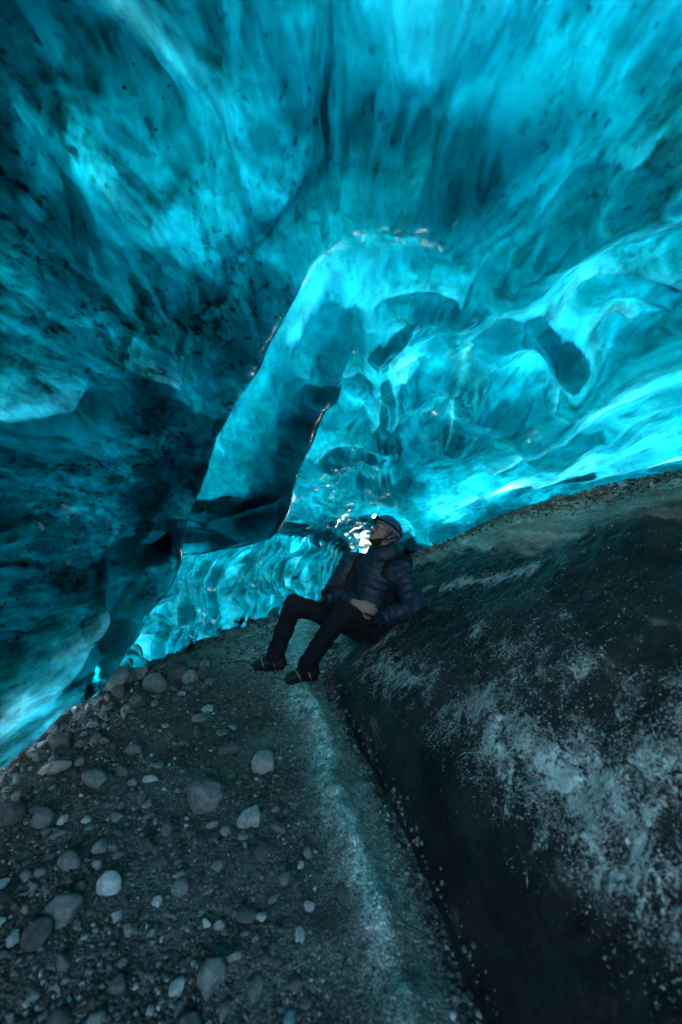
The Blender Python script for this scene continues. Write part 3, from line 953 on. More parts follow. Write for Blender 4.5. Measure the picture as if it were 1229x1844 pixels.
# loose pebbles: shared meshes
peb = {}
for mt in ('rock_grey', 'rock_dark', 'rock_pale'):
    peb[mt] = []
    for k in range(5):
        me = rock_mesh('pebble', 100 + k * 7 + len(mt), random.choice((.3, .6, .9, 1.0)), ICO2, ICO2F)
        me.materials.append(M[mt])
        peb[mt].append(me)
LABEL = {'rock_grey': ('small grey pebble lying loose on the gravel floor', 'small grey pebbles on the gravel floor'),
         'rock_dark': ('small dark pebble lying loose on the gravel floor', 'small dark pebbles on the gravel floor'),
         'rock_pale': ('small pale pebble lying loose on the gravel floor', 'small pale pebbles on the gravel floor')}
pr = random.Random(3)
n = 0
tries = 0
while n < 235 and tries < 6000:
    tries += 1
    py = pr.uniform(1200, 1840)
    px = pr.uniform(0, 560)
    lim = 180 if py < 1330 else 0
    xr = np.interp(py, [1200, 1300, 1500, 1840], [400, 470, 560, 640])
    xl = np.interp(py, [1200, 1350], [190, 0])
    if px > xr or px < xl:
        continue
    if pr.random() > (1.0 - .55 * (px - xl) / (xr - xl)):
        continue
    y = CAM_H * F / (py - H / 2)
    x = (px - W / 2) / F * y
    k = y / F
    w = pr.choice((10, 11, 12, 13, 14, 16, 18, 22, 26)) * (.8 + .5 * (py > 1450))
    if py < 1300:
        w *= .9
    rr = w * k / 2
    if any((x - a) ** 2 + (y - b) ** 2 < (rr + c * .85) ** 2 for a, b, c in placed):
        continue
    mt = pr.choices(('rock_grey', 'rock_dark', 'rock_pale'), (6, 4, 1.0))[0]
    o, p = stone('pebble', px, py, w, w * pr.uniform(.6, 1.2), LABEL[mt][0], mt, group=LABEL[mt][1], tall=pr.uniform(.4, .8), rot=pr.uniform(0, 6.28), sink=pr.uniform(.15, .4), me=pr.choice(peb[mt]))
    placed.append(p)
    n += 1


pr = random.Random(21)
nr = 0
for k in range(400):
    if nr >= 60:
        break
    py = pr.uniform(1195, 1420)
    edge = np.interp(py, [1195, 1225, 1350, 1420], [330, 180, 20, -20])
    px = edge + pr.expovariate(1 / 60.0) - 6
    if px < 0 or px > 420:
        continue
    w = pr.choice((16, 18, 20, 24, 28, 34)) * (.75 if py < 1260 else 1)
    y = CAM_H * F / (py - H / 2)
    x = (px - W / 2) / F * y
    rr = w * y / F / 2
    if any((x - a) ** 2 + (y - b) ** 2 < ((rr + c) * .7) ** 2 for a, b, c in placed):
        continue
    mt = pr.choices(('rock_grey', 'rock_dark'), (5, 3))[0]
    kind_ = 'grey' if mt == 'rock_grey' else 'dark'
    o, p = stone('rubble_stone', px, py, w, w * pr.uniform(.6, 1.0), kind_ + ' rubble stone piled along the foot of the ice on the left', mt, group=kind_ + ' rubble along the foot of the ice', tall=pr.uniform(.5, .85), rot=pr.uniform(0, 6.28), sink=pr.uniform(.05, .3), me=pr.choice(peb[mt]))
    placed.append(p)
    nr += 1


def scatter_mesh(name, pts, sizes, mat, V=ICO1, Fc=ICO1F, seed=1, flat=(.5, .9), jitter=.22):
    r = np.random.default_rng(seed)
    k = len(pts)
    a = r.uniform(0, 6.283, k)
    sc = np.stack([sizes, sizes * r.uniform(.6, 1.0, k), sizes * r.uniform(*flat, k)], -1)
    vv = V[None] * (1 + jitter * r.normal(size=(k, len(V), 1))) * sc[:, None, :]
    ca, sa = np.cos(a)[:, None], np.sin(a)[:, None]
    vx = vv[..., 0] * ca - vv[..., 1] * sa
    vy = vv[..., 0] * sa + vv[..., 1] * ca
    vv = np.stack([vx, vy, vv[..., 2]], -1) + pts[:, None, :]
    ff = (Fc[None] + (np.arange(k) * len(V))[:, None, None]).reshape(-1, 3)
    me = mesh_from(name, vv.reshape(-1, 3), ff, smooth=False)
    set_attr(me, 'tone', np.repeat(r.random(k), len(V)))
    return obj(name, me, mat)


t = NT('grit_mixed')
tone = t.n('Attribute', attribute_name='tone').outputs['Fac']
c = t.ramp(tone, [(0.0, (.04, .046, .04)), (.6, (.10, .115, .095)), (.94, (.22, .25, .21)), (1.0, (.46, .51, .44))])
c = t.mix(.5, c, t.ramp(t.noise(t.coords(), 160.0, 3, .7), [(.3, .5), (.7, 1.4)]), 'MULTIPLY')
M['grit'] = t.surf(principled(t, c, .9, None, .08))

# gravel over the floor: uncountable
k = 52000
yy_ = 1.02 + 4.6 * rng.random(k) ** 1.5
px_ = rng.uniform(-40, 760, k)
xx_ = (px_ - W / 2) / F * yy_
xl_ = -1.75
xr_ = smooth_interp(yy_, BY, BX)
keep = (xx_ > xl_) & (xx_ < xr_ + .02)
dpath = np.clip((xx_ - (np.interp(yy_, PY, PX) - .3)) / .3, 0, 1)
keep &= rng.random(k) > .55 * dpath
cl = fbm(np.stack([xx_, yy_, xx_ * 0], -1) * 2.2, 2)
keep &= rng.random(k) < .55 + 1.2 * cl
xx_, yy_, dpath = xx_[keep], yy_[keep], dpath[keep]
sz = (.0022 + .0075 * rng.random(len(xx_)) ** 2.6) * (1 - .5 * dpath) * (.7 + .25 * yy_)
pts = np.stack([xx_, yy_, floor_z(xx_, yy_) + sz * .25], -1)
# grit piled against the foot of the bank
kf = 2600
yf = 1.0 + 3.2 * rng.random(kf) ** 1.4
xf = smooth_interp(yf, BY, BX) + rng.normal(-.035, .028, kf) + .03 * fbm(np.stack([yf * 3, yf * 0, yf * 0], -1), 2)
sf_ = (.002 + .012 * rng.random(kf) ** 3) * (.6 + .25 * yf)
zf = np.maximum(floor_z(xf, yf), np.where(xf > smooth_interp(yf, BY, BX), bank_full(xf, yf)[0], -1))
pts = np.concatenate([pts, np.stack([xf, yf, zf + sf_ * .2], -1)])
sz = np.concatenate([sz, sf_])
grav = scatter_mesh('gravel', pts, sz, M['grit'], seed=4)
tag(grav, 'loose dark gravel strewn over the cave floor', 'gravel', kind='stuff')

# pebbles in the seam of the bank under the ice: the larger ones as things, the rest as gravel
pr = random.Random(9)
n = 0
seam = []
for k in range(150):
    y = pr.uniform(2.35, 5.0)
    tq = pr.gauss(.90, .022)
    x = float(smooth_interp(y, BY, BX) + tq * (smooth_interp(y, CY, CX) - smooth_interp(y, BY, BX)))
    z = float(bank_full(np.array([x]), np.array([y]))[0][0])
    w = pr.choice((9, 10, 11, 12, 14, 17)) * y / F / 2 * .9
    if any((x - a) ** 2 + (y - b) ** 2 < (w + c) ** 2 * .8 for a, b, c in seam):
        continue
    mt = pr.choices(('rock_grey', 'rock_dark', 'rock_pale'), (4, 5, .5))[0]
    o = obj('pebble', pr.choice(peb[mt]))
    o.scale = (w, w * pr.uniform(.6, 1), w * pr.uniform(.5, .9))
    o.rotation_euler = (pr.uniform(-.5, .5), pr.uniform(-.5, .5), pr.uniform(0, 6))
    o.location = (x, y, z + w * .3)
    kind_ = {'rock_grey': 'grey', 'rock_dark': 'dark', 'rock_pale': 'pale'}[mt]
    tag(o, kind_ + ' pebble in the gravel seam at the top of the bank under the ice', 'stone', kind_ + ' pebbles in the seam of the bank')
    seam.append((x, y, w))
k = 9000
y_ = rng.uniform(2.0, 6.5, k)
tq = np.where(rng.random(k) < .75, rng.normal(.905, .028, k), rng.uniform(.80, 1.06, k))
xb_, xc_ = smooth_interp(y_, BY, BX), smooth_interp(y_, CY, CX)
x_ = xb_ + tq * (xc_ - xb_)
z_ = bank_full(x_, y_)[0]
sz = .003 + .011 * rng.random(k) ** 2
seam_o = scatter_mesh('seam_gravel', np.stack([x_, y_, z_ + sz * .2], -1), sz, M['grit'], seed=8)
tag(seam_o, 'gravel seam along the crest of the bank under the ice', 'gravel', kind='stuff')

# frost crystals standing on the bank: uncountable needles
t = NT('frost_crystal')
M['frost'] = t.surf(principled(t, (.74, .81, .72, 1), .35, None, .5))
fm_ = frost_m.ravel() ** 1.5 * (np.clip(.5 + 2.2 * fbm(Pk.reshape(-1, 3) * 14, 3), 0, 1.5)) * (Pk.reshape(-1, 3)[:, 1] > .5)
area = np.abs(np.gradient(X, axis=1) * np.gradient(Y, axis=0)).ravel()
pw = fm_ * area
pw /= pw.sum()
k = 60000
ii = rng.choice(len(pw), k, p=pw)
base = Pk.reshape(-1, 3)[ii] + rng.normal(size=(k, 3)) * np.array([.004, .006, 0])
base[:, 2] = bank_full(base[:, 0], base[:, 1])[0]
ln = .0018 + .0065 * rng.random(k) ** 3
longf = rng.random(k) < .025
ln = np.where(longf, rng.uniform(.012, .045, k), ln)
dr = rng.normal(size=(k, 3)) * np.array([1, 1, .5]) + np.array([-.3, 0, .35])
dr /= np.linalg.norm(dr, axis=1)[:, None]
sd2 = np.cross(dr, rng.normal(size=(k, 3)))
sd2 /= np.linalg.norm(sd2, axis=1)[:, None]
dr[longf] = dr[longf] * np.array([1, 1, .25]) + np.array([.45, .1, .55])
wd = np.where(longf, .0011, ln * rng.uniform(.12, .4, k))
tri = np.stack([base - dr * ln[:, None] * .6, base + sd2 * wd[:, None], base + dr * ln[:, None], base - sd2 * wd[:, None] + np.array([0, 0, .001])], 1)
tri[..., 2] += .0015
fq = (np.array([[0, 1, 2], [0, 2, 3], [0, 3, 1], [1, 3, 2]])[None] + (np.arange(k) * 4)[:, None, None]).reshape(-1, 3)
me = mesh_from('frost', tri.reshape(-1, 3), fq, smooth=False)
fr_o = obj('frost', me, M['frost'])
tag(fr_o, 'white frost crystals strewn over the dark bank', 'frost', kind='stuff')

# specks of debris frozen into the near wall, just behind its face
k = 1500
flat = Li.reshape(-1, 3)
nfl = Ln.reshape(-1, 3)
okm = (flat[:, 1] > .2)
wgt = okm * (np.clip(.15 + 2.5 * fbm(flat * 2.0 + 2, 3), 0, 1) ** 2 + .03) * (.25 + 3.0 * np.exp(-((flat[:, 2] - 1.2) / .3) ** 2))
wgt /= wgt.sum()
ii = rng.choice(len(wgt), k, p=wgt)
sz = .0012 + .006 * rng.random(k) ** 3
pts = flat[ii] - nfl[ii] * (.012 + .05 * rng.random(k))[:, None] + rng.normal(size=(k, 3)) * .006
t = NT('dark_silt')
M['silt'] = t.surf(principled(t, (.012, .013, .014, 1), .9, None, .1))
deb = scatter_mesh('debris', pts, sz, M['silt'], seed=12, flat=(.5, 1))
deb.parent = ceil_o
tag(deb, kind='stuff')

# ------------------------------------------------------------------ the person
def surface_nets(fn, lo, hi, h):
    lo, hi = np.array(lo, float), np.array(hi, float)
    n = np.ceil((hi - lo) / h).astype(int) + 1
    ax = [lo[k] + h * np.arange(n[k]) for k in range(3)]
    G = np.stack(np.meshgrid(*ax, indexing='ij'), -1).astype(np.float32)
    Fv = fn(G).astype(np.float32)
    S = Fv < 0
    c = [slice(None, -1), slice(1, None)]
    cnt = np.zeros(tuple(n - 1), np.int8)
    for i in (0, 1):
        for j in (0, 1):
            for k in (0, 1):
                cnt += S[c[i], c[j], c[k]]
    act = (cnt > 0) & (cnt < 8)
    I = np.argwhere(act)
    idm = -np.ones(act.shape, np.int64)
    idm[act] = np.arange(len(I))
    acc = np.zeros((len(I), 3))
    num = np.zeros(len(I))
    offs = [np.array(o) for o in np.ndindex(2, 2, 2)]
    for a in offs:
        for d in range(3):
            if a[d] == 0:
                b = a.copy()
                b[d] = 1
                A, B = I + a, I + b
                fa, fb = Fv[tuple(A.T)], Fv[tuple(B.T)]
                m = (fa < 0) != (fb < 0)
                tq = fa / np.where(fa - fb == 0, 1, fa - fb)
                p = A + tq[:, None] * (B - A)
                acc[m] += p[m]
                num[m] += 1
    V = lo + h * acc / np.maximum(num, 1)[:, None]
    quads = []
    for d in range(3):
        e1, e2 = [(1, 2), (2, 0), (0, 1)][d]
        sl = [slice(1, -1)] * 3
        a = [slice(1, -1)] * 3
        b = [slice(1, -1)] * 3
        a[d] = slice(0, -1)
        b[d] = slice(1, None)
        sa, sb = S[tuple(a)], S[tuple(b)]
        E = np.argwhere(sa != sb)
        if not len(E):
            continue
        pos = E.copy()
        for q_ in range(3):
            if q_ != d:
                pos[:, q_] += 1
        inside = S[tuple(pos.T)]
        o1 = np.zeros(3, int)
        o1[e1] = 1
        o2 = np.zeros(3, int)
        o2[e2] = 1
        q = np.stack([idm[tuple((pos - o1 - o2).T)], idm[tuple((pos - o2).T)], idm[tuple(pos.T)], idm[tuple((pos - o1).T)]], -1)
        q[~inside] = q[~inside][:, ::-1]
        quads.append(q)
    Q = np.concatenate(quads)
    return V, Q[(Q >= 0).all(1)]


def nrm(v):
    v = np.asarray(v, float)
    return v / np.linalg.norm(v)


def cap(G, a, b, ra, rb):
    a, b = np.asarray(a, np.float32), np.asarray(b, np.float32)
    ab = b - a
    t_ = np.clip(((G - a) @ ab) / max(float(ab @ ab), 1e-9), 0, 1)
    return np.linalg.norm(G - a - t_[..., None] * ab, axis=-1) - (ra + (rb - ra) * t_)


def ell(G, c, B, r):
    q = ((G - np.asarray(c, np.float32)) @ np.asarray(B, np.float32).T)
    r = np.asarray(r, np.float32)
    k0 = np.linalg.norm(q / r, axis=-1)
    k1 = np.linalg.norm(q / (r * r), axis=-1)
    return k0 * (k0 - 1) / np.maximum(k1, 1e-6)


def smin(a, b, k):
    h_ = np.clip(.5 + .5 * (b - a) / k, 0, 1)
    return b * (1 - h_) + a * h_ - k * h_ * (1 - h_)


def union(k, *ds):
    r = ds[0]
    for d in ds[1:]:
        r = smin(r, d, k)
    return r


BASE = np.array([.18, 3.45, 0.0])
hipR, hipL = np.array([.09, 3.58, .375]), np.array([.27, 3.44, .365])
kneeR, kneeL = np.array([-.38, 3.42, .555]), np.array([.01, 3.12, .565])
ankR, ankL = np.array([-.545, 3.48, .12]), np.array([-.265, 3.28, .13])
shR, shL = np.array([.085, 3.60, .865]), np.array([.475, 3.40, .815])
elR, elL = np.array([-.065, 3.47, .615]), np.array([.565, 3.25, .575])
wrR, wrL = np.array([.125, 3.27, .565]), np.array([.345, 3.19, .52])
chest, belly, neck = np.array([.285, 3.50, .76]), np.array([.215, 3.50, .55]), np.array([.325, 3.49, .93])
hc = np.array([.345, 3.47, 1.125])
hf = nrm([-.80, -.36, .52])
hr = nrm(np.cross(hf, [0, 0, 1]))
hu = np.cross(hr, hf)
HB = np.stack([hf, hr, hu])


def hp(f, r, u):
    return hc + hf * f + hr * r + hu * u


def sdf_mesh(name, fn, lo, hi, h, mat, parent=None, smooth_iter=1):
    V, Q = surface_nets(fn, lo, hi, h)
    return V, Q


def part(name, VQ, mat, parent):
    V, Q = VQ
    me = mesh_from(name, V - BASE, Q)
    return obj(name, me, mat, parent)


def fabric(name, color, rough=.6, spec=.3, scale=60, strength=.2, sheen=.0):
    t = NT(name)
    v = t.coords()
    n = t.noise(v, scale, 4, .6)
    n2 = t.noise(v, 7, 4, .6)
    c = t.mix(.5, (*color, 1), t.ramp(n2, [(.3, .55), (.7, 1.35)]), 'MULTIPLY')
    h = t.math('ADD', t.math('MULTIPLY', n, .3), t.math('MULTIPLY', t.noise(v, 18, 4, .6, .5), .7))
    return t.surf(principled(t, c, rough, t.bump(h, strength, .02), spec, **{'Sheen Weight': sheen}))


M['skin'] = fabric('skin', (.27, .175, .13), .55, .35, 120, .08)
M['jacket'] = fabric('navy_nylon', (.004, .019, .036), .55, .4, 50, .45)
M['trousers'] = fabric('black_trousers', (.010, .011, .014), .8, .2, 90, .35)
M['boot'] = fabric('black_boot_leather', (.012, .012, .014), .6, .3, 70, .3)
M['sole'] = fabric('rubber_sole', (.008, .008, .008), .8, .2, 70, .2)
M['glove'] = fabric('black_glove', (.008, .009, .012), .75, .2, 90, .3)
M['beard'] = fabric('brown_beard', (.035, .024, .018), .9, .1, 220, .9)
M['beanie'] = fabric('grey_knit', (.12, .125, .12), .95, .1, 150, .8)
M['helmet'] = fabric('blue_helmet_shell', (.028, .075, .17), .4, .5, 8, .04)
M['helmet_rim'] = fabric('grey_helmet_rim', (.12, .13, .15), .45, .4, 8, .05)
M['strap'] = fabric('black_webbing', (.010, .010, .013), .8, .2, 120, .3)
M['steel'] = NT('steel').m
tt_ = NT('spike_steel')
M['steel'] = tt_.surf(principled(tt_, (.55, .56, .58, 1), .35, None, .5, .9))
tt_ = NT('orange_rubber')
M['rubber'] = tt_.surf(principled(tt_, (.40, .33, .28, 1), .6, None, .3))
tt_ = NT('lamp_lens')
M['lamp'] = tt_.surf(tt_.n('Emission', {'Color': (.85, .97, 1, 1), 'Strength': 30.0}).outputs[0])
tt_ = NT('spectacle_lens')
M['lens'] = tt_.surf(principled(tt_, (.9, .95, 1, 1), .05, None, .5, **{'Transmission Weight': 1.0, 'IOR': 1.1}))


# hands: palm frame = finger direction, back of hand, side
def hand_sdf(G, w, fdir, back, curl, thumb_side, scale=1.0):
    fd = nrm(fdir)
    bk = nrm(np.asarray(back) - fd * np.dot(back, fd))
    sd_ = np.cross(fd, bk) * thumb_side
    s = scale
    B = np.stack([fd, bk, sd_])
    pc = w + fd * .052 * s
    d = ell(G, pc, B, (.052 * s, .019 * s, .042 * s))
    d = smin(d, cap(G, w - fd * .03, w + fd * .02, .028 * s, .026 * s), .02)
    lens = (.074, .082, .076, .060)
    for k in range(4):
        off = (.031 - .0205 * k) * s
        p0 = w + fd * (.085 - .003 * abs(k - 1)) * s + sd_ * off
        ang = 0.0
        p = p0
        rad = (.0100, .0102, .0098, .0088)[k] * s
        for j, fr in enumerate((.45, .32, .23)):
            ang += curl[k] * (.55, .9, .6)[j]
            dr = fd * math.cos(ang) - bk * math.sin(ang)
            pn = p + dr * lens[k] * s * fr
            d = smin(d, cap(G, p, pn, rad, rad * .92), .006 if j else .012)
            p = pn
            rad *= .92
    t0 = w + fd * .022 * s + sd_ * .032 * s
    t1 = t0 + nrm(fd * .75 + sd_ * .65 - bk * .1) * .042 * s
    t2 = t1 + nrm(fd * .95 + sd_ * .15 - bk * .35) * .036 * s
    t3 = t2 + nrm(fd * .9 - sd_ * .1 - bk * .45) * .026 * s
    d = smin(d, cap(G, t0, t1, .0155 * s, .0125 * s), .016)
    d = smin(d, cap(G, t1, t2, .0122 * s, .011 * s), .006)
    return smin(d, cap(G, t2, t3, .011 * s, .0095 * s), .005)


wrH = wrR + np.array([.0, -.055, .042])
hR_dir, hR_back = np.array([.93, -.05, -.30]), np.array([.05, -.95, .35])


def f_head(G):
    d = ell(G, hp(-.012, 0, .030), HB, (.098, .077, .098))
    d = smin(d, ell(G, hp(.028, 0, -.055), HB, (.062, .056, .062)), .035)            # jaw
    d = smin(d, ell(G, hp(.066, 0, -.092), HB, (.022, .024, .018)), .02)             # chin
    d = smin(d, ell(G, hp(.040, .036, -.022), HB, (.045, .030, .030)), .02)          # cheeks
    d = smin(d, ell(G, hp(.040, -.036, -.022), HB, (.045, .030, .030)), .02)
    d = smin(d, cap(G, hp(.078, -.035, .028), hp(.078, .035, .028), .014, .014), .015)   # brow
    for sgn in (-1, 1):
        d = np.maximum(d, -(ell(G, hp(.096, .031 * sgn, .008), HB, (.018, .018, .012))))   # eye socket
        d = smin(d, ell(G, hp(.076, .031 * sgn, .007), HB, (.013, .014, .012)), .004)       # eyeball
        d = smin(d, ell(G, hp(-.012, .078 * sgn, -.005), HB, (.020, .009, .032)), .006)     # ear
    d = smin(d, cap(G, hp(.082, 0, .018), hp(.112, 0, -.020), .009, .013), .008)            # nose
    d = smin(d, cap(G, hp(.092, -.012, -.024), hp(.092, .012, -.024), .009, .009), .008)
    d = smin(d, cap(G, hp(.082, -.018, -.052), hp(.082, .018, -.052), .007, .007), .006)    # upper lip
    d = smin(d, cap(G, hp(.080, -.016, -.064), hp(.080, .016, -.064), .0075, .0075), .006)  # lower lip
    return smin(d, cap(G, hp(-.03, 0, -.05), neck + np.array([0, 0, -.05]), .056, .060), .03)


def f_under(G):
    """body under the clothes"""
    d = union(.05, cap(G, chest, belly, .125, .115), cap(G, hipR, hipL, .10, .10), cap(G, shR, shL, .06, .06), cap(G, neck, chest, .06, .10),
              cap(G, shR, elR, .045, .04), cap(G, elR, wrR, .038, .028), cap(G, shL, elL, .045, .04), cap(G, elL, wrL, .038, .028),
              cap(G, hipR, kneeR, .07, .055), cap(G, kneeR, ankR, .05, .04), cap(G, hipL, kneeL, .07, .055), cap(G, kneeL, ankL, .05, .04), cap(G, belly, (hipR + hipL) / 2, .11, .12))
    return d


bits = [surface_nets(f_head, hc - .2, hc + .2, .0045),
        surface_nets(lambda G: hand_sdf(G, wrH, hR_dir, hR_back, (.36, .42, .48, .52), 1, 1.08), wrH - [.08, .12, .12], wrH + [.24, .12, .12], .0036),
        surface_nets(f_under, (-.65, 3.0, .05), (.68, 3.75, 1.02), .016)]
Vb, Qb, off = [], [], 0
for V, Q in bits:
    Vb.append(V)
    Qb.append(Q + off)
    off += len(V)
me = mesh_from('person', np.concatenate(Vb) - BASE, np.concatenate(Qb))
person = obj('person', me, M['skin'], loc=tuple(BASE))
tag(person, 'person in navy down jacket and blue helmet sitting on the bank, looking up', 'person')


# jacket: one continuous surface with quilted baffles
def baffle(G, a, b, pitch, amp, ph=0.0):
    a, b = np.asarray(a, np.float32), np.asarray(b, np.float32)
    L = float(np.linalg.norm(b - a))
    s_ = ((G - a) @ ((b - a) / L)) / pitch + ph
    return amp * np.abs(np.sin(np.pi * s_)) ** .55


def f_jacket(G):
    wob = .35 * np.sin(G[..., 0] * 23 + G[..., 2] * 9) * .3
    tor = union(.08, cap(G, chest + [0, 0, .02], belly, .162, .158), cap(G, shR + [.03, 0, -.015], shL + [-.03, 0, -.015], .082, .082),
                cap(G, belly, (hipR + hipL) / 2 + [0, 0, .06], .150, .152), cap(G, chest, neck, .13, .088))
    tor = tor - baffle(G, belly - [0, 0, .1], neck, .062, .011, wob)
    aR = smin(cap(G, shR, elR, .088, .082), cap(G, elR, wrR * .82 + elR * .18, .080, .056), .03)
    bR = np.where(cap(G, shR, elR, .01, .01) < cap(G, elR, wrR, .01, .01), baffle(G, shR, elR, .060, .013), baffle(G, elR, wrR, .058, .012))
    aL = smin(cap(G, shL, elL, .088, .082), cap(G, elL, wrL, .080, .056), .03)
    bL = np.where(cap(G, shL, elL, .01, .01) < cap(G, elL, wrL, .01, .01), baffle(G, shL, elL, .060, .013), baffle(G, elL, wrL, .058, .012))
    d = smin(tor, aR - bR, .035)
    d = smin(d, aL - bL, .035)
    # creases where the arms fold
    return d + .004 * np.sin(G[..., 0] * 60 + G[..., 2] * 45) * np.sin(G[..., 1] * 50 - G[..., 2] * 20)


jk = part('jacket', surface_nets(f_jacket, (-.20, 2.98, .26), (.78, 3.82, 1.06), .0075), M['jacket'], person)


# the bunched hood and collar
def f_hood(G):
    B_ = np.stack([nrm([-.86, -.38, 0]), nrm([.38, -.86, 0]), np.array([0, 0, 1.])])
    c0 = neck + np.array([.015, -.005, .055])
    q_ = (G - c0.astype(np.float32)) @ B_.T.astype(np.float32)
    ring = np.sqrt((np.sqrt((q_[..., 0] / 1.05) ** 2 + q_[..., 1] ** 2) - .088) ** 2 + ((q_[..., 2] + .28 * q_[..., 0]) / 1.5) ** 2) - .040
    ring2 = np.sqrt((np.sqrt((q_[..., 0] + .03) ** 2 + (q_[..., 1]) ** 2) - .098) ** 2 + ((q_[..., 2] + .03 + .25 * q_[..., 0]) / 1.2) ** 2) - .046
    d = smin(ring, ring2, .02)
    return d + .005 * np.sin(q_[..., 1] * 55 + q_[..., 2] * 40) * np.sin(q_[..., 0] * 35)


part('hood', surface_nets(f_hood, neck - [.21, .21, .12], neck + [.22, .21, .21], .006), M['jacket'], person)


# jacket zip
def tube(pts, r, seg=8, closed=False):
    pts = np.array(pts, float)
    k = len(pts)
    tg = np.gradient(pts, axis=0) if not closed else (np.roll(pts, -1, 0) - np.roll(pts, 1, 0))
    tg /= np.linalg.norm(tg, axis=1)[:, None]
    ref = np.array([.31, .17, .93])
    V = []
    for p, t_ in zip(pts, tg):
        a = nrm(np.cross(t_, ref))
        b = np.cross(t_, a)
        for j in range(seg):
            an = 2 * math.pi * j / seg
            rr = r if np.isscalar(r) else r
            V.append(p + (a * math.cos(an) + b * math.sin(an)) * rr)
    Fc = []
    n_ = k if closed else k - 1
    for i in range(n_):
        for j in range(seg):
            i2 = (i + 1) % k
            Fc.append((i * seg + j, i * seg + (j + 1) % seg, i2 * seg + (j + 1) % seg, i2 * seg + j))
    V = np.array(V)
    if not closed:
        V = np.concatenate([V, pts[:1], pts[-1:]])
        n0 = k * seg
        for j in range(seg):
            Fc.append((n0, (j + 1) % seg, j, j))
            Fc.append((n0 + 1, (k - 1) * seg + j, (k - 1) * seg + (j + 1) % seg, (k - 1) * seg + j))
    Fc = [tuple(dict.fromkeys(f)) for f in Fc]
    return V, [f for f in Fc if len(f) >= 3]


def tube_part(name, pts, r, mat, parent, closed=False, base=None):
    V, Fc = tube(pts, r, 8, closed)
    me = mesh_from(name, V - (BASE if base is None else base), Fc)
    return obj(name, me, mat, parent)


def on_surface(fn, p, d, lo=0.0, hi=.4):
    """walk from p along d until the distance turns positive (leaves the cloth)"""
    d = nrm(d)
    s_ = np.linspace(hi, lo, 200)
    q_ = (np.asarray(p)[None] + s_[:, None] * d[None]).astype(np.float32)
    v_ = fn(q_)
    k_ = np.argmax(v_ < 0)
    return q_[k_].astype(float)


front = nrm([-.55, -.83, 0])
zipline = [on_surface(f_jacket, belly * (1 - s_) + neck * s_ + np.array([0, 0, -.06 * (1 - s_)]), front) for s_ in np.linspace(0, .93, 14)]
tube_part('zip', zipline, .0045, M['strap'], jk)


# trousers
def f_trousers(G):
    d = union(.05, cap(G, hipR, hipL, .118, .118), cap(G, hipR, kneeR, .104, .076), cap(G, hipL, kneeL, .104, .078))
    mR, mL = (kneeR + ankR) / 2, (kneeL + ankL) / 2
    d = smin(d, union(.02, cap(G, kneeR, mR, .074, .074), cap(G, mR, ankR + [0, 0, -.005], .072, .070)), .04)
    d = smin(d, union(.02, cap(G, kneeL, mL, .076, .074), cap(G, mL, ankL + [0, 0, -.005], .072, .070)), .04)
    d = smin(d, cap(G, (hipR + hipL) / 2, belly, .135, .13), .05)
    w_ = np.sin(G[..., 0] * 34 + G[..., 2] * 52 + 3 * np.sin(G[..., 1] * 14)) * np.sin(G[..., 2] * 31 - G[..., 0] * 17)
    return np.maximum(d + .005 * w_, -(G[..., 2] - .085))


part('trousers', surface_nets(f_trousers, (-.72, 2.96, .05), (.48, 3.78, .72), .009), M['trousers'], person)


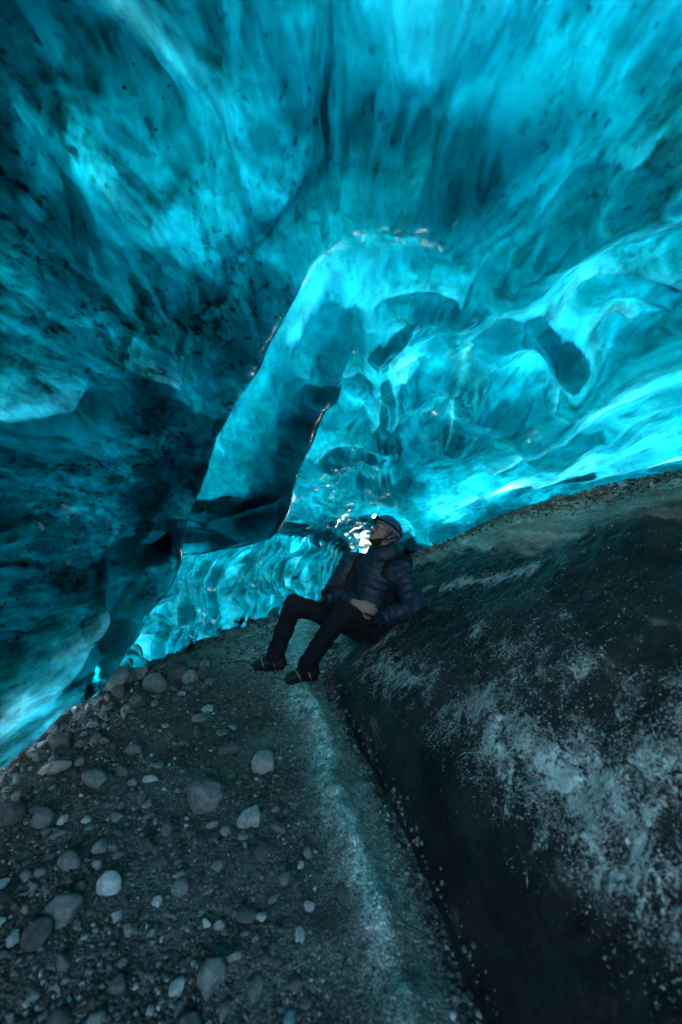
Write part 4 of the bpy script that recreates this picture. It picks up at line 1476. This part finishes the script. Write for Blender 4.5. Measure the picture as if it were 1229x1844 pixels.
# boots with strapped spikes
def make_boot(ank, toe):
    fd = nrm([toe[0] - ank[0], toe[1] - ank[1], 0])
    sd_ = np.array([-fd[1], fd[0], 0])
    up = np.array([0, 0, 1.])
    g0 = np.array([ank[0], ank[1], float(floor_z(np.array([ank[0]]), np.array([ank[1]]))[0])])
    B = np.stack([fd, sd_, up])

    def bp(f, s_, u):
        return g0 + fd * f + sd_ * s_ + up * u

    def f_boot(G):
        d = cap(G, bp(-.035, 0, .055), bp(.10, 0, .045), .044, .040)
        d = smin(d, ell(G, bp(.135, 0, .042), B, (.062, .045, .036)), .03)
        d = smin(d, cap(G, bp(-.02, 0, .07), bp(-.02, 0, .18), .047, .050), .035)
        d = smin(d, cap(G, bp(.02, 0, .10), bp(.09, 0, .065), .040, .034), .03)
        return np.maximum(d, .022 - (G[..., 2] - g0[2]))

    def f_sole(G):
        q_ = ((G - g0.astype(np.float32)) @ B.T.astype(np.float32))
        wv = .043 + .010 * np.sin((q_[..., 0] + .06) * 13)
        a_ = np.sqrt(np.maximum(np.abs(q_[..., 0] - .06) - .085, 0) ** 2 + q_[..., 1] ** 2) - wv
        lug = .004 * np.sign(np.sin(q_[..., 0] * 190))
        return np.maximum(a_, np.abs(q_[..., 2] - .016) - .014) + lug * (q_[..., 2] < .008)

    lo, hi = g0 + [-.24, -.24, -.02], g0 + [.24, .24, .25]
    b = part('boot', surface_nets(f_boot, lo, hi, .0065), M['boot'], person)
    V, Q = surface_nets(f_sole, lo, hi, .005)
    part('sole', (V, Q), M['sole'], b)
    # rubber harness of the spikes round the boot
    for f0 in (.015, .10):
        pts = [on_surface(lambda G: np.minimum(f_boot(G), f_sole(G)), bp(f0 + .02 * math.sin(a_), 0, .045), sd_ * math.cos(a_) + up * math.sin(a_) * .9, 0, .2)
               for a_ in np.linspace(-.45, math.pi + .45, 15)]
        tube_part('spike_strap', pts, .0045, M['rubber'], b)
    rim = [bp(.06 + .152 * math.cos(a_), .055 * math.sin(a_), .036 + .004 * math.sin(3 * a_)) for a_ in np.linspace(0, 2 * math.pi, 28, endpoint=False)]
    tube_part('harness', rim, .0045, M['strap'], b, closed=True)
    for f0, s_ in ((.15, .03), (.15, -.03), (.10, .045), (.10, -.045), (-.04, .03), (-.04, -.03)):
        V, Fc = tube([bp(f0, s_, .006), bp(f0, s_, -.012)], .004, 6)
        obj('spike', mesh_from('spike', V - BASE, Fc), M['steel'], b)
    for k_ in range(5):
        p_ = bp(.075 - .022 * k_ * .9, 0, .088 + .016 * k_)
        tube_part('lace', [on_surface(f_boot, p_ - up * .03, sd_ * c_ + up * .9 + fd * .6, 0, .12) for c_ in (-.9, -.45, 0, .45, .9)], .0028, M['strap'], b)
    return b


make_boot(ankR + [.02, 0, 0], np.array([-.80, 3.46, 0]))
make_boot(ankL + [.02, .01, 0], np.array([-.45, 3.17, 0]))

# gloved left hand under the bare one
wL2 = wrL + np.array([-.005, .0, -.005])
part('glove', surface_nets(lambda G: hand_sdf(G, wL2, np.array([-.88, .10, -.15]), np.array([-.1, -.75, .6]), (.65, .7, .75, .75), -1, 1.12),
                           wL2 - [.24, .14, .14], wL2 + [.08, .14, .12], .0042), M['glove'], person)


# beard, beanie, helmet
def f_beard(G):
    q_ = (G - hc.astype(np.float32)) @ HB.T.astype(np.float32)
    d = ell(G, hp(.030, 0, -.062), HB, (.064, .060, .062))
    d = smin(d, ell(G, hp(.070, 0, -.097), HB, (.024, .028, .022)), .02)
    d = np.maximum(d, (q_[..., 2] + .050) + .9 * np.maximum(q_[..., 0] - .03, 0) - 1.0 * np.maximum(-q_[..., 0] + .02, 0))
    mo = cap(G, hp(.089, -.022, -.048), hp(.092, 0, -.041), .0055, .006)
    mo = np.minimum(mo, cap(G, hp(.089, .022, -.048), hp(.092, 0, -.041), .0055, .006))
    d = np.minimum(np.maximum(d, -(ell(G, hp(.090, 0, -.058), HB, (.02, .022, .009)))), mo)
    return d + .0012 * np.sin(q_[..., 1] * 420 + q_[..., 2] * 300) * np.sin(q_[..., 2] * 500)


part('beard', surface_nets(f_beard, hc - [.15, .15, .17], hc + [.12, .12, .08], .004), M['beard'], person)


def f_beanie(G):
    q_ = (G - hc.astype(np.float32)) @ HB.T.astype(np.float32)
    d = ell(G, hp(-.016, 0, .020), HB, (.103, .085, .112))
    d = np.abs(d) - .004
    d = np.maximum(d, (q_[..., 0] - .020))
    d = np.maximum(d, -(q_[..., 2] + .085))
    return d + .0012 * np.sin(q_[..., 0] * 500)


part('beanie', surface_nets(f_beanie, hc - .17, hc + .17, .0045), M['beanie'], person)


def f_helmet(G):
    q_ = (G - hc.astype(np.float32)) @ HB.T.astype(np.float32)
    d = ell(G, hp(-.016, 0, .042), HB, (.124, .104, .108))
    ridge = .004 * np.cos(np.clip(q_[..., 1] / .035, -1.5, 1.5) * math.pi)
    d = np.abs(d - ridge) - .006
    cut = .034 + .10 * np.clip(q_[..., 0] - .0, -.2, .2)          # brim higher in front, lower at the nape
    d = np.maximum(d, (cut - q_[..., 2]) * .95)
    for sgn in (-1, 1):                                           # vents
        for f0 in (-.07, -.01):
            v_ = ell(G, hp(f0, .085 * sgn, .088), HB, (.022, .03, .009))
            d = np.maximum(d, -v_)
    return d


helm = part('helmet', surface_nets(f_helmet, hc - .19, hc + .19, .0045), M['helmet'], person)


def f_rim(G):
    q_ = (G - hc.astype(np.float32)) @ HB.T.astype(np.float32)
    d = np.abs(ell(G, hp(-.016, 0, .042), HB, (.128, .108, .112))) - .005
    cut = .034 + .10 * np.clip(q_[..., 0], -.2, .2)
    return np.maximum(d, np.abs(q_[..., 2] - cut - .008) - .013)


part('rim', surface_nets(f_rim, hc - .19, hc + .19, .0045), M['helmet_rim'], helm)
tube_part('chin_strap', [hp(-.02, -.098, .03), hp(.0, -.088, -.02), hp(.015, -.076, -.06), hp(.030, -.05, -.108), hp(.035, 0, -.128), hp(.030, .05, -.108), hp(.015, .076, -.06), hp(.0, .088, -.02), hp(-.02, .098, .03)], .0055, M['strap'], helm)
tube_part('chin_strap', [hp(-.085, -.08, .02), hp(-.04, -.088, -.02), hp(.012, -.077, -.06)], .005, M['strap'], helm)

# headlamp: band, housing, lens
band = [hp(-.016 + .131 * math.cos(a_), .111 * math.sin(a_), .062 + .012 * math.cos(a_)) for a_ in np.linspace(0, 2 * math.pi, 40, endpoint=False)]
tube_part('lamp_band', band, .007, M['strap'], helm, closed=True)


def f_lamp(G):
    q_ = np.abs((G - hp(.128, 0, .072).astype(np.float32)) @ HB.T.astype(np.float32)) - np.array([.010, .026, .014], np.float32)
    return np.linalg.norm(np.maximum(q_, 0), axis=-1) + np.minimum(q_.max(-1), 0) - .006


lampc = hp(.128, 0, .072)
lamp_p = part('headlamp', surface_nets(f_lamp, lampc - .05, lampc + .05, .004), M['strap'], helm)
V, Fc = tube([hp(.140, 0, .078), hp(.149, 0, .080)], .0125, 16)
obj('lamp_lens', mesh_from('lamp_lens', V - BASE, Fc), M['lamp'], helm)

# spectacles
rims = []
gl = obj('spectacles', mesh_from('spectacles', tube([hp(.104, -.008, .010), hp(.106, 0, .013), hp(.104, .008, .010)], .0018)[0] - BASE, tube([hp(.104, -.008, .010), hp(.106, 0, .013), hp(.104, .008, .010)], .0018)[1]), M['strap'], person)
for sgn in (-1, 1):
    c0 = hp(.100, .031 * sgn, .007)
    ring = [c0 + hr * (.024 * math.cos(a_)) + hu * (.0165 * math.sin(a_)) - hf * (.10 * (.024 * math.cos(a_) * sgn)) for a_ in np.linspace(0, 2 * math.pi, 20, endpoint=False)]
    tube_part('rim', ring, .0019, M['strap'], gl, closed=True)
    V = np.array(ring + [p_ - hf * .001 for p_ in ring])
    k_ = len(ring)
    Fc = [tuple(range(k_)), tuple(range(2 * k_ - 1, k_ - 1, -1))] + [(i, (i + 1) % k_, k_ + (i + 1) % k_, k_ + i) for i in range(k_)]
    obj('lens', mesh_from('lens', V - BASE, Fc, False), M['lens'], gl)
    tube_part('temple', [hp(.096, .054 * sgn, .010), hp(.04, .083 * sgn, .008), hp(-.02, .088 * sgn, .004)], .0018, M['strap'], gl)

# ------------------------------------------------------------------ backpack
BB = np.array([.42, 3.60, .45])
bk_dir = nrm([.50, .86, 0])
back_c = chest + bk_dir * .21 + np.array([.04, 0, -.02])
up_t = nrm(neck - belly)
side_t = nrm(np.cross(up_t, bk_dir))
bd = np.cross(side_t, up_t)
PBm = np.stack([side_t, bd, up_t])


def f_pack(G):
    q_ = (G - back_c.astype(np.float32)) @ PBm.T.astype(np.float32)
    e = np.abs(q_) - np.array([.10, .035, .17], np.float32)
    d = np.linalg.norm(np.maximum(e, 0), axis=-1) + np.minimum(e.max(-1), 0) - .045
    return d + .006 * np.sin(q_[..., 2] * 40) * np.sin(q_[..., 0] * 33)


V, Q = surface_nets(f_pack, back_c - .34, back_c + .34, .012)
pack = obj('backpack', mesh_from('backpack', V - BB, Q), M['strap'], loc=tuple(BB))
tag(pack, 'black backpack worn on the back of the seated person', 'backpack')


def strap_mesh(pts, width, normal_dirs, thick=.006):
    pts = np.array(pts)
    tg = np.gradient(pts, axis=0)
    V = []
    for p, t_, n_ in zip(pts, tg, normal_dirs):
        n_ = nrm(n_)
        s_ = nrm(np.cross(t_, n_))
        for a_, b_ in ((-1, 0), (1, 0), (1, 1), (-1, 1)):
            V.append(p + s_ * a_ * width / 2 + n_ * b_ * thick)
    Fc = []
    for i in range(len(pts) - 1):
        for j in range(4):
            Fc.append((i * 4 + j, i * 4 + (j + 1) % 4, i * 4 + 4 + (j + 1) % 4, i * 4 + 4 + j))
    Fc += [(3, 2, 1, 0), tuple(len(pts) * 4 - 4 + j for j in range(4))]
    return np.array(V), Fc


for sh, wst in ((shR, hipR), (shL, hipL)):
    inn = sh * .58 + neck * .42
    pts, nd = [], []
    for a_ in np.linspace(-.5, 2.75, 16):
        ctr = inn + np.array([0, 0, -.10])
        if a_ < 1.57:
            dr = bk_dir * math.cos(a_) + np.array([0, 0, 1]) * math.sin(a_)
        else:
            dr = front * -math.cos(a_) + np.array([0, 0, 1]) * math.sin(a_)
        pts.append(on_surface(f_jacket, ctr, dr))
        nd.append(dr)
    low = sh * .75 + wst * .25 + np.array([0, 0, -.12])
    for s_ in np.linspace(.25, .7, 5):
        c_ = (inn + np.array([0, 0, -.14])) * (1 - s_) + (sh * .55 + wst * .45 + (sh - neck) * .12) * s_
        dr = nrm(front * (1 - s_ * .35) + nrm(sh - neck) * s_ * .5)
        pts.append(on_surface(f_jacket, c_, dr))
        nd.append(dr)
    V, Fc = strap_mesh(pts, .058, nd, .012)
    obj('shoulder_strap', mesh_from('shoulder_strap', V - BB, Fc), M['strap'], pack)
lp = at(757, 1024, 3.42)
tube_part('loop', [lp + np.array([-.035, 0, .02]), lp + np.array([-.01, 0, .03]), lp + np.array([.02, 0, .012]), lp + np.array([.03, 0, -.02]), lp + np.array([.01, 0, -.03]), lp + np.array([-.03, 0, -.015])], .006, M['strap'], pack, True, BB)
bc = at(715, 1077, 3.20)
